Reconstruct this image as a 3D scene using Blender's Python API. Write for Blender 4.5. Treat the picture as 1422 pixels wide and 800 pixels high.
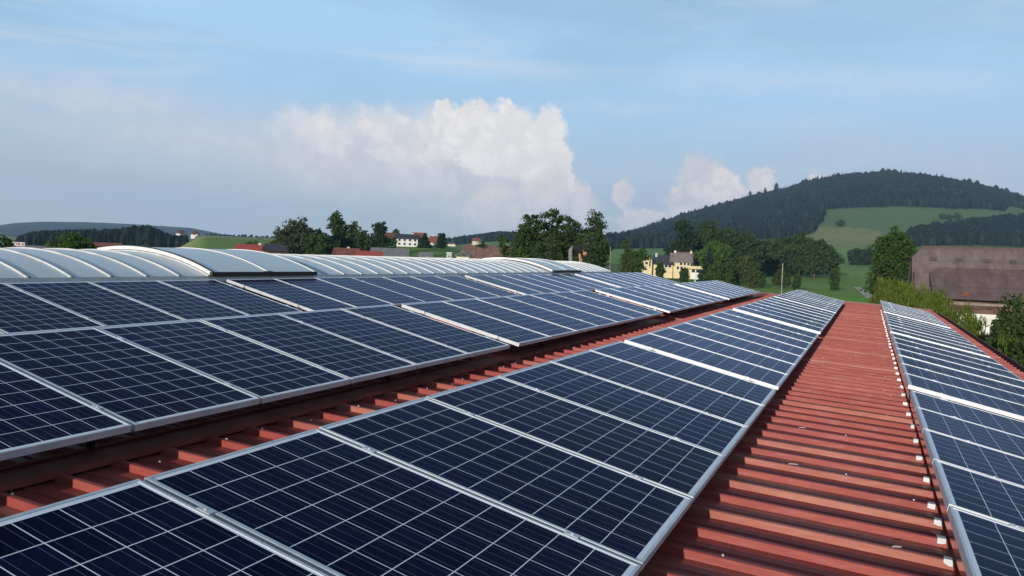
import bpy, bmesh, math, random
import numpy as np
from mathutils import Vector, Matrix

for o in list(bpy.data.objects):
    bpy.data.objects.remove(o)
S = bpy.context.scene
COL = S.collection
rad = math.radians

# ------------------------------------------------------------------ camera
F, YAW, PIT, ROL = 1108.7, 0.4200, 0.0398, 0.0350     # in photograph pixels (1422 x 800); eye at the origin

def ray(px, py):
    X = px - 711.0; Y = py - 400.0
    cr, sr = math.cos(ROL), math.sin(ROL)
    X, Y = cr*X + sr*Y, -sr*X + cr*Y
    r, u = X/F, -Y/F
    cp, sp = math.cos(PIT), math.sin(PIT)
    fw = cp + sp*u; up = -sp + cp*u
    c, s = math.cos(YAW), math.sin(YAW)
    return Vector((-s*fw + c*r, c*fw + s*r, up))

def to_px(x, y, z):
    c, s = np.cos(YAW), np.sin(YAW)
    fw = -s*x + c*y; rt = c*x + s*y
    cp, sp = np.cos(PIT), np.sin(PIT)
    d = cp*fw - sp*z; u = sp*fw + cp*z
    d = np.where(d < 1e-3, 1e-3, d)
    X = F*rt/d; Y = -F*u/d
    cr, sr = np.cos(ROL), np.sin(ROL)
    return cr*X - sr*Y + 711, sr*X + cr*Y + 400, fw

def at(px, py, d):
    r = ray(px, py); return r*(d/math.hypot(r.x, r.y))
def aty(px, py, Y):
    r = ray(px, py); return r*(Y/r.y)

cam_d = bpy.data.cameras.new('camera'); cam = bpy.data.objects.new('camera', cam_d); COL.objects.link(cam)
cam_d.sensor_width = 36; cam_d.lens = F/1422*36; cam_d.clip_start = 0.05; cam_d.clip_end = 20000
fwd = ray(711, 400).normalized(); rgt = (ray(712, 400)-ray(711, 400)).normalized(); upv = rgt.cross(fwd).normalized()
cam.matrix_world = Matrix(((rgt.x, upv.x, -fwd.x, 0), (rgt.y, upv.y, -fwd.y, 0), (rgt.z, upv.z, -fwd.z, 0), (0, 0, 0, 1)))
S.camera = cam

# ------------------------------------------------------------------ light, sky, exposure
SUN_EL, SUN_AZ = 10.0, 182.0        # degrees; azimuth clockwise from +Y: the sun stands low behind the camera
SUN_STRENGTH, SKY_STRENGTH, EXPOSURE = 4.1, 0.085, 0.40
a_, e_ = rad(SUN_AZ), rad(SUN_EL)
to_sun = Vector((math.sin(a_)*math.cos(e_), math.cos(a_)*math.cos(e_), math.sin(e_)))
sd = bpy.data.lights.new('sun', 'SUN'); sd.energy = SUN_STRENGTH; sd.angle = rad(0.5); sd.color = (1.0, 0.90, 0.78)
sun = bpy.data.objects.new('sun', sd); COL.objects.link(sun)
sun.rotation_euler = to_sun.to_track_quat('Z', 'Y').to_euler()
S.view_settings.view_transform = 'Standard'; S.view_settings.look = 'None'
S.view_settings.exposure = EXPOSURE; S.view_settings.gamma = 1; S.view_settings.use_curve_mapping = False
S.render.engine = 'CYCLES'
S.render.resolution_x, S.render.resolution_y = 1024, 576
S.cycles.volume_bounces = 0
S.cycles.max_bounces = 6

class NT:
    """small helper to write shader node trees"""
    def __init__(s, tree): s.t = tree; s.n = tree.nodes; s.l = tree.links
    def new(s, typ, **kw):
        n = s.n.new(typ)
        for k, v in kw.items(): setattr(n, k, v)
        return n
    def put(s, sock, v):
        if isinstance(v, bpy.types.NodeSocket): s.l.new(v, sock)
        elif v is not None: sock.default_value = v
    def m(s, op, a, b=None, c=None, clamp=False):
        n = s.new('ShaderNodeMath', operation=op, use_clamp=clamp)
        for i, v in enumerate((a, b, c)):
            if v is not None: s.put(n.inputs[i], v)
        return n.outputs[0]
    def step(s, x, lo, hi, a=0.0, b=1.0, smooth=True):
        n = s.new('ShaderNodeMapRange', interpolation_type='SMOOTHSTEP' if smooth else 'LINEAR')
        for k, v in (('Value', x), ('From Min', lo), ('From Max', hi), ('To Min', a), ('To Max', b)): s.put(n.inputs[k], v)
        return n.outputs[0]
    def mix(s, fac, a, b, mode='MIX'):
        n = s.new('ShaderNodeMix', data_type='RGBA', blend_type=mode)
        s.put(n.inputs[0], fac); s.put(n.inputs[6], c4(a)); s.put(n.inputs[7], c4(b)); return n.outputs[2]
    def noise(s, vec, scale, detail=4, rough=0.55, dist=0.0, out=0):
        n = s.new('ShaderNodeTexNoise'); s.put(n.inputs['Vector'], vec)
        n.inputs['Scale'].default_value = scale; n.inputs['Detail'].default_value = detail
        n.inputs['Roughness'].default_value = rough; n.inputs['Distortion'].default_value = dist
        return n.outputs[out]
    def mapping(s, vec, scale=(1, 1, 1), loc=(0, 0, 0)):
        n = s.new('ShaderNodeMapping'); s.put(n.inputs[0], vec); n.inputs['Scale'].default_value = scale; n.inputs['Location'].default_value = loc
        return n.outputs[0]
    def sep(s, vec):
        n = s.new('ShaderNodeSeparateXYZ'); s.put(n.inputs[0], vec); return n.outputs
    def comb(s, x, y, z):
        n = s.new('ShaderNodeCombineXYZ')
        for i, v in enumerate((x, y, z)): s.put(n.inputs[i], v)
        return n.outputs[0]
def c4(v):
    if isinstance(v, (tuple, list)) and len(v) == 3: return (*v, 1.0)
    return v

def px_dir(px, py):     # photograph pixel -> (azimuth, elevation) in degrees
    r = ray(px, py); return math.degrees(math.atan2(r.x, r.y)), math.degrees(math.atan2(r.z, math.hypot(r.x, r.y)))

def build_world():
    w = bpy.data.worlds.new('World'); S.world = w; w.use_nodes = True
    N = NT(w.node_tree); N.n.clear()
    out = N.new('ShaderNodeOutputWorld'); bg = N.new('ShaderNodeBackground'); N.l.new(bg.outputs[0], out.inputs[0])
    sky = N.new('ShaderNodeTexSky', sky_type='NISHITA'); sky.sun_disc = False
    sky.sun_elevation = rad(SUN_EL); sky.sun_rotation = rad(SUN_AZ); sky.altitude = 500
    sky.air_density = 1.25; sky.dust_density = 0.7; sky.ozone_density = 2.2
    tc = N.new('ShaderNodeTexCoord'); D = tc.outputs['Generated']
    X, Y, Z = N.sep(D)
    az = N.m('MULTIPLY', N.m('ARCTAN2', X, Y), 57.29578)
    el = N.m('MULTIPLY', N.m('ARCSINE', Z), 57.29578)
    uv = N.comb(az, el, 0.0)
    k = SKY_STRENGTH
    col = sky.outputs[0]
    xk = k*2**EXPOSURE
    def lum(r, g, b): return (r/xk, g/xk, b/xk, 1)          # radiance wanted on the picture -> value before the strength
    # thin high veil: whitish haze, stronger low down, drawn out in long streaks higher up
    veil = N.step(el, 0.0, 46.0, 0.97, 0.04)
    st = N.noise(N.mapping(uv, (0.035, 0.15, 1), (3.1, 0.7, 0)), 1.0, 5, 0.6, 0.6)
    st = N.step(st, 0.40, 0.75)
    st = N.m('MULTIPLY', st, N.step(el, 4.0, 9.0, 0.15, 0.45))
    low = N.noise(N.mapping(uv, (0.05, 0.11, 1), (9.1, 4.7, 0)), 1.0, 4, 0.55, 0.3)
    vf = N.m('ADD', veil, st, clamp=True)
    vf = N.m('MULTIPLY', vf, N.step(low, 0.25, 0.7, 0.88, 1.08), clamp=True)
    col = N.mix(vf, col, N.mix(N.step(el, 0.0, 13.0), lum(0.545, 0.575, 0.62), lum(0.43, 0.67, 0.94)))
    ci = N.noise(N.mapping(N.comb(N.m('ADD', az, N.m('MULTIPLY', el, 0.9)), el, 0.0), (0.030, 0.26, 1), (5.3, 2.2, 0)), 1.0, 6, 0.62, 1.2)
    patch = N.noise(N.mapping(uv, (0.05, 0.10, 1), (1.7, 8.3, 0)), 1.0, 3, 0.5)
    cf = N.m('MULTIPLY', N.step(ci, 0.44, 0.74), N.step(patch, 0.36, 0.66, 0.08, 0.75))
    cf = N.m('MULTIPLY', cf, N.step(el, 2.0, 8.0))
    col = N.mix(cf, col, lum(0.70, 0.76, 0.84))
    # broad milky bank on the left
    def ellipse(cx, cy, rx, ry, uvs):
        u0, v0 = px_dir(cx, cy); u1, _ = px_dir(cx+rx, cy); _, v1 = px_dir(cx, cy-ry)
        a = N.m('MULTIPLY', N.m('SUBTRACT', uvs[0], u0), 1/abs(u1-u0)); b = N.m('MULTIPLY', N.m('SUBTRACT', uvs[1], v0), 1/abs(v1-v0))
        r2 = N.m('ADD', N.m('MULTIPLY', a, a), N.m('MULTIPLY', b, b))
        return N.m('SUBTRACT', 1.0, N.m('SQRT', r2))
    # turbulence that shapes the cauliflower edges
    w1 = N.new('ShaderNodeTexNoise'); N.put(w1.inputs['Vector'], uv); w1.inputs['Scale'].default_value = 0.55; w1.inputs['Detail'].default_value = 5; w1.inputs['Roughness'].default_value = 0.6
    wv = N.new('ShaderNodeVectorMath', operation='SUBTRACT'); N.put(wv.inputs[0], w1.outputs['Color']); wv.inputs[1].default_value = (0.5, 0.5, 0.5)
    ws = N.new('ShaderNodeVectorMath', operation='SCALE'); N.put(ws.inputs[0], wv.outputs[0]); ws.inputs['Scale'].default_value = 2.0
    wa = N.new('ShaderNodeVectorMath', operation='ADD'); N.put(wa.inputs[0], uv); N.put(wa.inputs[1], ws.outputs[0])
    w2 = N.new('ShaderNodeTexNoise'); N.put(w2.inputs['Vector'], uv); w2.inputs['Scale'].default_value = 3.2; w2.inputs['Detail'].default_value = 4
    w3 = N.new('ShaderNodeVectorMath', operation='SUBTRACT'); N.put(w3.inputs[0], w2.outputs['Color']); w3.inputs[1].default_value = (0.5, 0.5, 0.5)
    w4 = N.new('ShaderNodeVectorMath', operation='SCALE'); N.put(w4.inputs[0], w3.outputs[0]); w4.inputs['Scale'].default_value = 0.55
    w5 = N.new('ShaderNodeVectorMath', operation='ADD'); N.put(w5.inputs[0], wa.outputs[0]); N.put(w5.inputs[1], w4.outputs[0])
    uvw = w5.outputs[0]; us = N.sep(uvw)
    def vor(scale, vec=None):
        v = N.new('ShaderNodeTexVoronoi', feature='SMOOTH_F1'); N.put(v.inputs['Vector'], vec or uvw); v.inputs['Scale'].default_value = scale
        v.inputs['Smoothness'].default_value = 0.35; return v.outputs['Distance']
    bil = N.m('ADD', N.m('MULTIPLY', vor(0.75), 0.6), N.m('MULTIPLY', vor(1.9), 0.3))      # small in the middle of each puff
    def cloud(ells, edge, col_hi, col_lo, amp, alpha=1.0, lowfade=None):
        nonlocal col
        f = None
        for e in ells:
            g = ellipse(*e, us)
            f = g if f is None else N.m('SMOOTH_MAX', f, g, 0.12)
        f = N.m('SUBTRACT', f, N.m('MULTIPLY', N.m('SUBTRACT', bil, 0.36), amp))
        mask = N.m('MULTIPLY', N.step(f, 0.0, edge), alpha)
        if lowfade: mask = N.m('MULTIPLY', mask, N.step(el, lowfade[0], lowfade[1], lowfade[2], 1.0))
        body = N.noise(uvw, 0.32, 6, 0.6)
        sh = N.m('ADD', N.step(bil, 0.16, 0.58, 0.75, 0.0), N.step(body, 0.32, 0.70, 0.0, 0.55), clamp=True)
        sh = N.m('MULTIPLY', sh, N.step(f, 0.0, 0.6, 1.15, 0.85), clamp=True)
        col = N.mix(mask, col, N.mix(sh, lum(*col_lo), lum(*col_hi)))
    # wide soft anvil and its shaded base, then the bright towers
    cloud([(1080, 118, 330, 24), (870, 148, 150, 16), (1250, 122, 260, 28)], 1.2, (0.72, 0.78, 0.86), (0.60, 0.69, 0.82), 0.25, 0.45)
    cloud([(1330, 225, 260, 60), (1180, 200, 200, 40)], 1.1, (0.62, 0.66, 0.74), (0.52, 0.59, 0.70), 0.2, 0.5)
    cloud([(150, 140, 330, 60), (260, 190, 330, 90), (430, 225, 240, 110), (620, 245, 190, 120)], 1.25, (0.80, 0.79, 0.82), (0.68, 0.70, 0.76), 0.04, 0.72, (0.0, 4.5, 0.45))
    cloud([(520, 225, 230, 75), (600, 215, 210, 78), (660, 250, 165, 85), (740, 260, 90, 80)], 0.8, (0.86, 0.82, 0.82), (0.68, 0.66, 0.70), 0.18, 0.85, (0.0, 5.0, 0.55))
    cloud([(440, 178, 80, 44), (520, 178, 105, 46), (610, 180, 90, 44), (600, 208, 130, 38)], 0.9, (0.97, 0.92, 0.88), (0.80, 0.77, 0.78), 0.30, 0.92)
    cloud([(655, 172, 44, 40), (708, 180, 46, 42), (617, 158, 17, 20), (760, 188, 32, 48), (772, 235, 30, 48), (700, 218, 88, 42)], 0.28, (1.0, 0.96, 0.92), (0.84, 0.80, 0.79), 0.52, 0.98)
    cloud([(690, 285, 70, 48), (745, 288, 60, 54), (803, 272, 25, 34), (815, 290, 26, 28), (770, 262, 34, 42)], 0.5, (0.93, 0.84, 0.80), (0.76, 0.70, 0.71), 0.40, 0.88, (0.2, 3.2, 0.25))
    cloud([(975, 250, 44, 44), (1000, 262, 42, 42), (962, 290, 52, 42), (1058, 250, 23, 27), (1040, 275, 42, 26), (866, 270, 21, 26), (900, 310, 60, 24), (1135, 243, 16, 6)], 0.34, (0.98, 0.88, 0.83), (0.66, 0.63, 0.67), 0.55, 0.94, (0.5, 4.0, 0.35))
    N.put(bg.inputs[0], col); bg.inputs[1].default_value = k
build_world()

# ------------------------------------------------------------------ materials
MATS = {}
def mat(name, base, rough=0.6, metal=0.0, var=0.12, vscale=3.0, bump=0.0, bscale=20.0, spec=0.5, stretch=(1, 1, 1)):
    """plain painted / mineral surface with mottled colour and slight bumps (object space)"""
    if name in MATS: return MATS[name]
    m = bpy.data.materials.new(name); m.use_nodes = True; N = NT(m.node_tree)
    b = N.n['Principled BSDF']; tc = N.new('ShaderNodeTexCoord')
    v = N.mapping(tc.outputs['Object'], stretch)
    n = N.noise(v, vscale, 5, 0.6)
    dk = tuple(c*(1-var*1.6) for c in base); lt = tuple(min(1, c*(1+var*1.3)) for c in base)
    N.put(b.inputs['Base Color'], N.mix(N.step(n, 0.3, 0.7), dk, lt))
    b.inputs['Roughness'].default_value = rough; b.inputs['Metallic'].default_value = metal
    b.inputs['Specular IOR Level'].default_value = spec
    if bump:
        bp = N.new('ShaderNodeBump'); bp.inputs['Strength'].default_value = bump; bp.inputs['Distance'].default_value = 0.02
        N.put(bp.inputs['Height'], N.noise(v, bscale, 4)); N.put(b.inputs['Normal'], bp.outputs[0])
    MATS[name] = m; return m

def leaf_mat(name, base, var=0.45, trans=0.25):
    if name in MATS: return MATS[name]
    m = bpy.data.materials.new(name); m.use_nodes = True; N = NT(m.node_tree); N.n.clear()
    out = N.new('ShaderNodeOutputMaterial'); g = N.new('ShaderNodeNewGeometry'); tc = N.new('ShaderNodeTexCoord')
    n = N.noise(tc.outputs['Object'], 0.35, 3)
    k = N.m('ADD', N.m('MULTIPLY', g.outputs['Random Per Island'], 0.6), N.m('MULTIPLY', n, 0.4))
    dk = tuple(c*(1-var) for c in base); lt = (base[0]*(1+var*1.1), base[1]*(1+var), base[2]*(1+var*0.6))
    c = N.mix(k, dk, lt)
    d = N.new('ShaderNodeBsdfDiffuse'); t = N.new('ShaderNodeBsdfTranslucent'); mx = N.new('ShaderNodeMixShader')
    N.put(d.inputs[0], c); N.put(t.inputs[0], c); mx.inputs[0].default_value = trans
    N.l.new(d.outputs[0], mx.inputs[1]); N.l.new(t.outputs[0], mx.inputs[2]); N.l.new(mx.outputs[0], out.inputs[0])
    MATS[name] = m; return m

def mat_cells():
    m = bpy.data.materials.new('solar_cells'); m.use_nodes = True; N = NT(m.node_tree); b = N.n['Principled BSDF']
    tc = N.new('ShaderNodeTexCoord'); oi = N.new('ShaderNodeObjectInfo')
    x, y, z = N.sep(tc.outputs['Object'])
    P = 0.1585
    u = N.m('DIVIDE', N.m('ADD', x, 5*P), P); v = N.m('DIVIDE', N.m('ADD', y, 3*P), P)
    fu = N.m('FRACT', u); fv = N.m('FRACT', v)
    def edge(f, w): return N.m('GREATER_THAN', N.m('ABSOLUTE', N.m('SUBTRACT', f, 0.5)), 0.5-w)
    line = N.m('MAXIMUM', edge(fu, 0.0135), edge(fv, 0.0135))
    inside = N.m('MULTIPLY', N.m('LESS_THAN', N.m('ABSOLUTE', x), 5*P), N.m('LESS_THAN', N.m('ABSOLUTE', y), 3*P))
    line = N.m('MAXIMUM', line, N.m('SUBTRACT', 1.0, inside))
    bus = N.m('ABSOLUTE', N.m('SUBTRACT', N.m('FRACT', N.m('MULTIPLY', fv, 3.0)), 0.5))
    bus = N.m('LESS_THAN', bus, 0.018)
    wn = N.new('ShaderNodeTexWhiteNoise', noise_dimensions='4D')
    N.put(wn.inputs['Vector'], N.comb(N.m('FLOOR', u), N.m('FLOOR', v), 0.0)); N.put(wn.inputs['W'], N.m('MULTIPLY', oi.outputs['Random'], 91.7))
    vo = N.new('ShaderNodeTexVoronoi'); N.put(vo.inputs['Vector'], tc.outputs['Object']); vo.inputs['Scale'].default_value = 55
    k = N.m('ADD', N.m('MULTIPLY', wn.outputs['Value'], 0.6), N.m('MULTIPLY', N.sep(vo.outputs['Color'])[0], 0.4))
    k = N.m('ADD', N.m('MULTIPLY', k, 0.75), N.m('MULTIPLY', oi.outputs['Random'], 0.25))
    cell = N.mix(k, (0.0028, 0.0038, 0.0135), (0.0074, 0.0110, 0.0450))
    c = N.mix(N.m('MULTIPLY', bus, 0.4), cell, (0.25, 0.30, 0.40))
    c = N.mix(line, c, (0.74, 0.77, 0.83))
    dust = N.noise(tc.outputs['Object'], 2.2, 6, 0.65)
    c = N.mix(N.step(dust, 0.4, 0.85, 0.0, 0.005), c, (0.35, 0.33, 0.30))
    film = N.m('MULTIPLY', N.step(x, 0.60, 0.82), N.step(N.noise(N.mapping(tc.outputs['Object'], (1, 6, 1)), 3.0, 5, 0.7), 0.35, 0.75, 0.0, 0.06))
    c = N.mix(film, c, (0.34, 0.31, 0.27))
    spots = N.new('ShaderNodeTexVoronoi', feature='F1'); N.put(spots.inputs['Vector'], N.comb(N.m('ADD', x, N.m('MULTIPLY', oi.outputs['Random'], 37.0)), y, 0.0)); spots.inputs['Scale'].default_value = 2.3
    sp = N.m('MULTIPLY', N.m('LESS_THAN', spots.outputs['Distance'], 0.016), N.m('GREATER_THAN', N.sep(spots.outputs['Color'])[0], 0.86))
    c = N.mix(N.m('MULTIPLY', sp, 0.6), c, (0.55, 0.53, 0.48))
    N.put(b.inputs['Base Color'], c); b.inputs['Roughness'].default_value = 0.45
    b.inputs['Specular IOR Level'].default_value = 0.0; b.inputs['IOR'].default_value = 1.0
    # anti-reflective solar glass: almost no mirror image head-on, a bluish one at grazing angles
    gl = N.new('ShaderNodeBsdfGlossy'); gl.inputs['Color'].default_value = (0.66, 0.78, 1.0, 1)
    N.put(gl.inputs['Roughness'], N.step(dust, 0.3, 0.8, 0.12, 0.20))
    fr = N.new('ShaderNodeFresnel'); fr.inputs['IOR'].default_value = 1.065
    mx = N.new('ShaderNodeMixShader'); N.l.new(fr.outputs[0], mx.inputs[0])
    N.l.new(b.outputs[0], mx.inputs[1]); N.l.new(gl.outputs[0], mx.inputs[2])
    N.l.new(mx.outputs[0], N.n['Material Output'].inputs[0])
    return m

def mat_red_roof():
    m = bpy.data.materials.new('red_sheet_metal'); m.use_nodes = True; N = NT(m.node_tree); b = N.n['Principled BSDF']
    tc = N.new('ShaderNodeTexCoord'); o = tc.outputs['Object']; x, y, z = N.sep(o)
    rib = N.m('FLOOR', N.m('DIVIDE', N.m('SUBTRACT', y, 0.04), 0.34))
    wn = N.new('ShaderNodeTexWhiteNoise', noise_dimensions='1D'); N.put(wn.inputs['W'], rib)
    n1 = N.noise(N.mapping(o, (0.5, 3, 3)), 2.0, 6, 0.62); n2 = N.noise(N.mapping(o, (1.2, 9, 9)), 5.0, 5, 0.7)
    c = N.mix(N.step(n1, 0.3, 0.72), (0.240, 0.047, 0.040), (0.300, 0.063, 0.052))
    c = N.mix(N.m('MULTIPLY', N.step(wn.outputs['Value'], 0.5, 0.95), N.step(n1, 0.3, 0.65, 0.35, 0.85)), c, (0.37, 0.145, 0.105))       # chalky faded ribs
    c = N.mix(N.step(n2, 0.52, 0.8, 0.0, 0.3), c, (0.36, 0.14, 0.10))
    top = N.m('MULTIPLY', N.step(n2, 0.45, 0.6, 0.2, 0.7), N.m('GREATER_THAN', z, 10.0))
    grime = N.noise(N.mapping(o, (0.8, 14, 14)), 3.0, 6, 0.7)
    c = N.mix(N.step(grime, 0.55, 0.85, 0.0, 0.45), c, (0.10, 0.035, 0.03))
    N.put(b.inputs['Base Color'], c)
    N.put(b.inputs['Roughness'], N.step(n2, 0.3, 0.7, 0.42, 0.62)); b.inputs['Specular IOR Level'].default_value = 0.18
    bp = N.new('ShaderNodeBump'); bp.inputs['Strength'].default_value = 0.15; bp.inputs['Distance'].default_value = 0.01
    N.put(bp.inputs['Height'], n2); N.put(b.inputs['Normal'], bp.outputs[0])
    return m

M_CELL = mat_cells(); M_RED = mat_red_roof()
M_ALU = mat('anodised_aluminium', (0.53, 0.56, 0.59), 0.42, 0.2, 0.06, 8)
M_ALU_W = mat('pale_aluminium', (0.70, 0.69, 0.67), 0.5, 0.15, 0.06, 8)
M_SHINY = mat('polished_aluminium', (0.80, 0.80, 0.80), 0.13, 1.0, 0.05, 6)
M_BACK = mat('white_backsheet', (0.55, 0.56, 0.57), 0.6)
M_MAROON = mat('maroon_flashing', (0.24, 0.060, 0.050), 0.6, 0, 0.18, 2.5, 0.1, 30, 0.15)
M_DARKRED = mat('dark_red_trim', (0.10, 0.022, 0.020), 0.5, 0, 0.15, 2)
M_BLACK = mat('black_rubber', (0.012, 0.012, 0.013), 0.55)
M_DARK = mat('shade_black', (0.010, 0.009, 0.009), 0.9)  # near-black standing for the shade in openings; also hides the rack posts
M_WHITE = mat('white_render', (0.66, 0.65, 0.63), 0.85, 0, 0.05, 0.8)
M_CREAM = mat('cream_render', (0.60, 0.55, 0.40), 0.85, 0, 0.05, 0.8)
M_YELLOW = mat('yellow_render', (0.62, 0.52, 0.29), 0.85, 0, 0.06, 0.8)
M_GLASS = mat('dark_window_glass', (0.03, 0.035, 0.045), 0.08, 0, 0.1)
M_TILE_RED = mat('red_roof_tiles', (0.19, 0.062, 0.042), 0.8, 0, 0.22, 2.0, 0.4, 9)
M_TILE_ORANGE = mat('orange_roof_tiles', (0.36, 0.060, 0.034), 0.75, 0, 0.15, 2.0, 0.4, 9)
M_TILE_DARK = mat('dark_roof_tiles', (0.035, 0.035, 0.045), 0.7, 0, 0.2, 2.0, 0.4, 9)
M_TILE_GREY = mat('grey_roof_tiles', (0.17, 0.165, 0.16), 0.8, 0, 0.2, 1.5, 0.4, 9)
M_TILE_BROWN = mat('brown_roof_tiles', (0.18, 0.095, 0.070), 0.85, 0, 0.25, 1.2, 0.4, 9)
M_BARK = mat('bark', (0.075, 0.058, 0.042), 0.9, 0, 0.3, 3, 0.6, 12)
M_WOOD = mat('weathered_pole_wood', (0.30, 0.27, 0.23), 0.85, 0, 0.15, 5)
M_BOARD = mat('brown_boards', (0.085, 0.036, 0.027), 0.85, 0, 0.3, 2.5, stretch=(6, 6, 0.4))
M_SIGNRED = mat('sign_red', (0.42, 0.04, 0.06), 0.5)
M_SIGNWHITE = mat('sign_white', (0.80, 0.78, 0.78), 0.5)

# ------------------------------------------------------------------ mesh helpers
def link(o, parent=None):
    COL.objects.link(o)
    if parent: o.parent = parent
    return o
class MB:
    """collects faces of ONE mesh"""
    def __init__(s): s.v = []; s.f = []; s.mi = []
    def add(s, vs, fs, mi=0):
        k = len(s.v); s.v += [tuple(v) for v in vs]; s.f += [tuple(i+k for i in f) for f in fs]; s.mi += [mi]*len(fs); return s
    def box(s, x0, x1, y0, y1, z0, z1, mi=0):
        return s.add([(x, y, z) for z in (z0, z1) for y in (y0, y1) for x in (x0, x1)],
                     [(0, 2, 3, 1), (4, 5, 7, 6), (0, 1, 5, 4), (2, 6, 7, 3), (0, 4, 6, 2), (1, 3, 7, 5)], mi)
    def quad(s, a, b, c, d, mi=0): return s.add([a, b, c, d], [(0, 1, 2, 3)], mi)
    def slab(s, quad, t, mi=0):
        """a flat quad with thickness t downwards (along its normal)"""
        q = [Vector(p) for p in quad]; n = (q[1]-q[0]).cross(q[2]-q[0]).normalized()
        lo = [p-n*t for p in q]
        return s.add(q+lo, [(0, 1, 2, 3), (7, 6, 5, 4)]+[(i, i+4, (i+1) % 4+4, (i+1) % 4) for i in range(4)], mi)
    def tube(s, pts, rs, n=8, mi=0):
        pts = [Vector(p) for p in pts]; rings = []
        if not hasattr(rs, '__len__'): rs = [rs]*len(pts)
        for i, p in enumerate(pts):
            d = (pts[min(i+1, len(pts)-1)]-pts[max(i-1, 0)]).normalized()
            a = d.orthogonal().normalized(); b = d.cross(a)
            rings.append([p+(a*math.cos(t)+b*math.sin(t))*rs[i] for t in [2*math.pi*k/n for k in range(n)]])
        vs = [v for r in rings for v in r]; fs = []
        for i in range(len(pts)-1):
            for k in range(n):
                fs.append((i*n+k, i*n+(k+1) % n, (i+1)*n+(k+1) % n, (i+1)*n+k))
        fs += [tuple(range(n))[::-1], tuple(range((len(pts)-1)*n, len(pts)*n))]
        return s.add(vs, fs, mi)
    def mesh(s, name, mats):
        me = bpy.data.meshes.new(name); me.from_pydata(s.v, [], s.f)
        for m in (mats if isinstance(mats, (list, tuple)) else [mats]): me.materials.append(m)
        if any(s.mi): me.polygons.foreach_set('material_index', s.mi)
        bm = bmesh.new(); bm.from_mesh(me); bmesh.ops.recalc_face_normals(bm, faces=bm.faces); bm.to_mesh(me); bm.free()
        me.update(); return me
    def obj(s, name, mats, parent=None, smooth=False):
        me = s.mesh(name, mats)
        if smooth: me.polygons.foreach_set('use_smooth', [True]*len(me.polygons))
        return link(bpy.data.objects.new(name, me), parent)
def tag(o, label, cat, group=None):
    o['label'] = label; o['category'] = cat
    if group: o['group'] = group
    return o
def thing(name, label, cat, loc=(0, 0, 0), rotz=0.0, group=None):
    o = bpy.data.objects.new(name, None); o.empty_display_size = 0.3; o.location = loc; o.rotation_euler = (0, 0, rotz)
    COL.objects.link(o); return tag(o, label, cat, group)
def structure(o, kind='structure'): o['kind'] = kind; return o

# ------------------------------------------------------------------ terrain
def az_of(px): return px_dir(px, 360)[0]
ridgeA = [(-200, 352), (560, 352), (610, 345), (640, 334), (665, 327), (690, 322), (720, 323), (770, 330), (850, 331), (900, 314), (960, 294), (1050, 270), (1090, 261), (1130, 248), (1180, 241), (1230, 238), (1300, 246), (1360, 258), (1422, 275), (1520, 282), (1700, 280), (1900, 300)]
ridgeB = [(-300, 318), (0, 313), (20, 310), (60, 308.5), (120, 309), (170, 311), (200, 313), (235, 315), (265, 317), (290, 322), (310, 326), (345, 330), (420, 338), (600, 352), (900, 362), (1422, 384)]
D_A, D_B = 2000.0, 4600.0
RA = np.array([(az_of(p), max(0.001, (lambda r: r.z/math.hypot(r.x, r.y))(ray(p, q)))) for p, q in ridgeA])
RB = np.array([(az_of(p), max(0.0, (lambda r: r.z/math.hypot(r.x, r.y))(ray(p, q)))) for p, q in ridgeB])
def sstep(t): t = np.clip(t, 0, 1); return t*t*(3-2*t)
def T(x, y):
    x = np.asarray(x, float); y = np.asarray(y, float)
    r = np.hypot(x, y); a = np.degrees(np.arctan2(x, y))
    zl = np.interp(r, [0, 225, 328, 350, 500, 900, 1500, 2500, 6000], [-6.5, -6.5, 2.8, 3.3, 5.0, 10.5, 14, 14, 14])
    zm = np.interp(r, [0, 200, 300, 600, 1000, 6000], [-6.5, -6.3, -5.4, 2.0, 14.0, 17])
    zr = np.interp(r, [0, 185, 330, 600, 900, 6000], [-6.5, -6.5, -5.6, 3.0, 14.0, 17])
    zf_ = np.interp(r, [0, 80, 800, 2000, 6000], [-6.5, -6.5, -5.0, 4, 10]); wf_ = sstep((a+47.6)/2.6)
    zl = zf_*(1-wf_)+zl*wf_
    wl = 1-sstep((a+30)/6); wr = sstep((a+13)/5)
    z = zl*wl + (1-wl)*(zm*(1-wr)+zr*wr)
    ea = np.interp(a, RA[:, 0], RA[:, 1]); za = ea*D_A - 11.5
    s = np.clip((r-900)/(D_A-900), 0, 1)
    up = np.clip((za-z), 0, None)*(0.75*s**1.2+0.25*sstep(s))
    dn = 1-sstep((r-D_A)/1100)
    z = z + up*dn
    eb = np.interp(a, RB[:, 0], RB[:, 1]); zb = eb*D_B
    t = sstep((r-2600)/(D_B-2600))*(1-0.7*sstep((r-D_B)/1300))
    z = z + np.clip(zb-z, 0, None)*t
    far = sstep((r-60)/300)
    z = z + far*(0.5*np.sin(x*0.013+1.3)*np.cos(y*0.011)+0.25*np.sin(x*0.041+y*0.033))
    return z
def ground_at(px, py):
    r = ray(px, py); h = math.hypot(r.x, r.y)
    for d in np.geomspace(60, 5000, 1500):
        p = r*(d/h)
        if p.z < float(T(p.x, p.y)): return p
    return r*(5000/h)
def in_poly(px, py, poly):
    inside = np.zeros(px.shape, bool); n = len(poly)
    for i in range(n):
        x1, y1 = poly[i]; x2, y2 = poly[(i+1) % n]
        c = ((y1 > py) != (y2 > py)) & (px < (x2-x1)*(py-y1)/(y2-y1+1e-9)+x1)
        inside ^= c
    return inside
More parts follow.
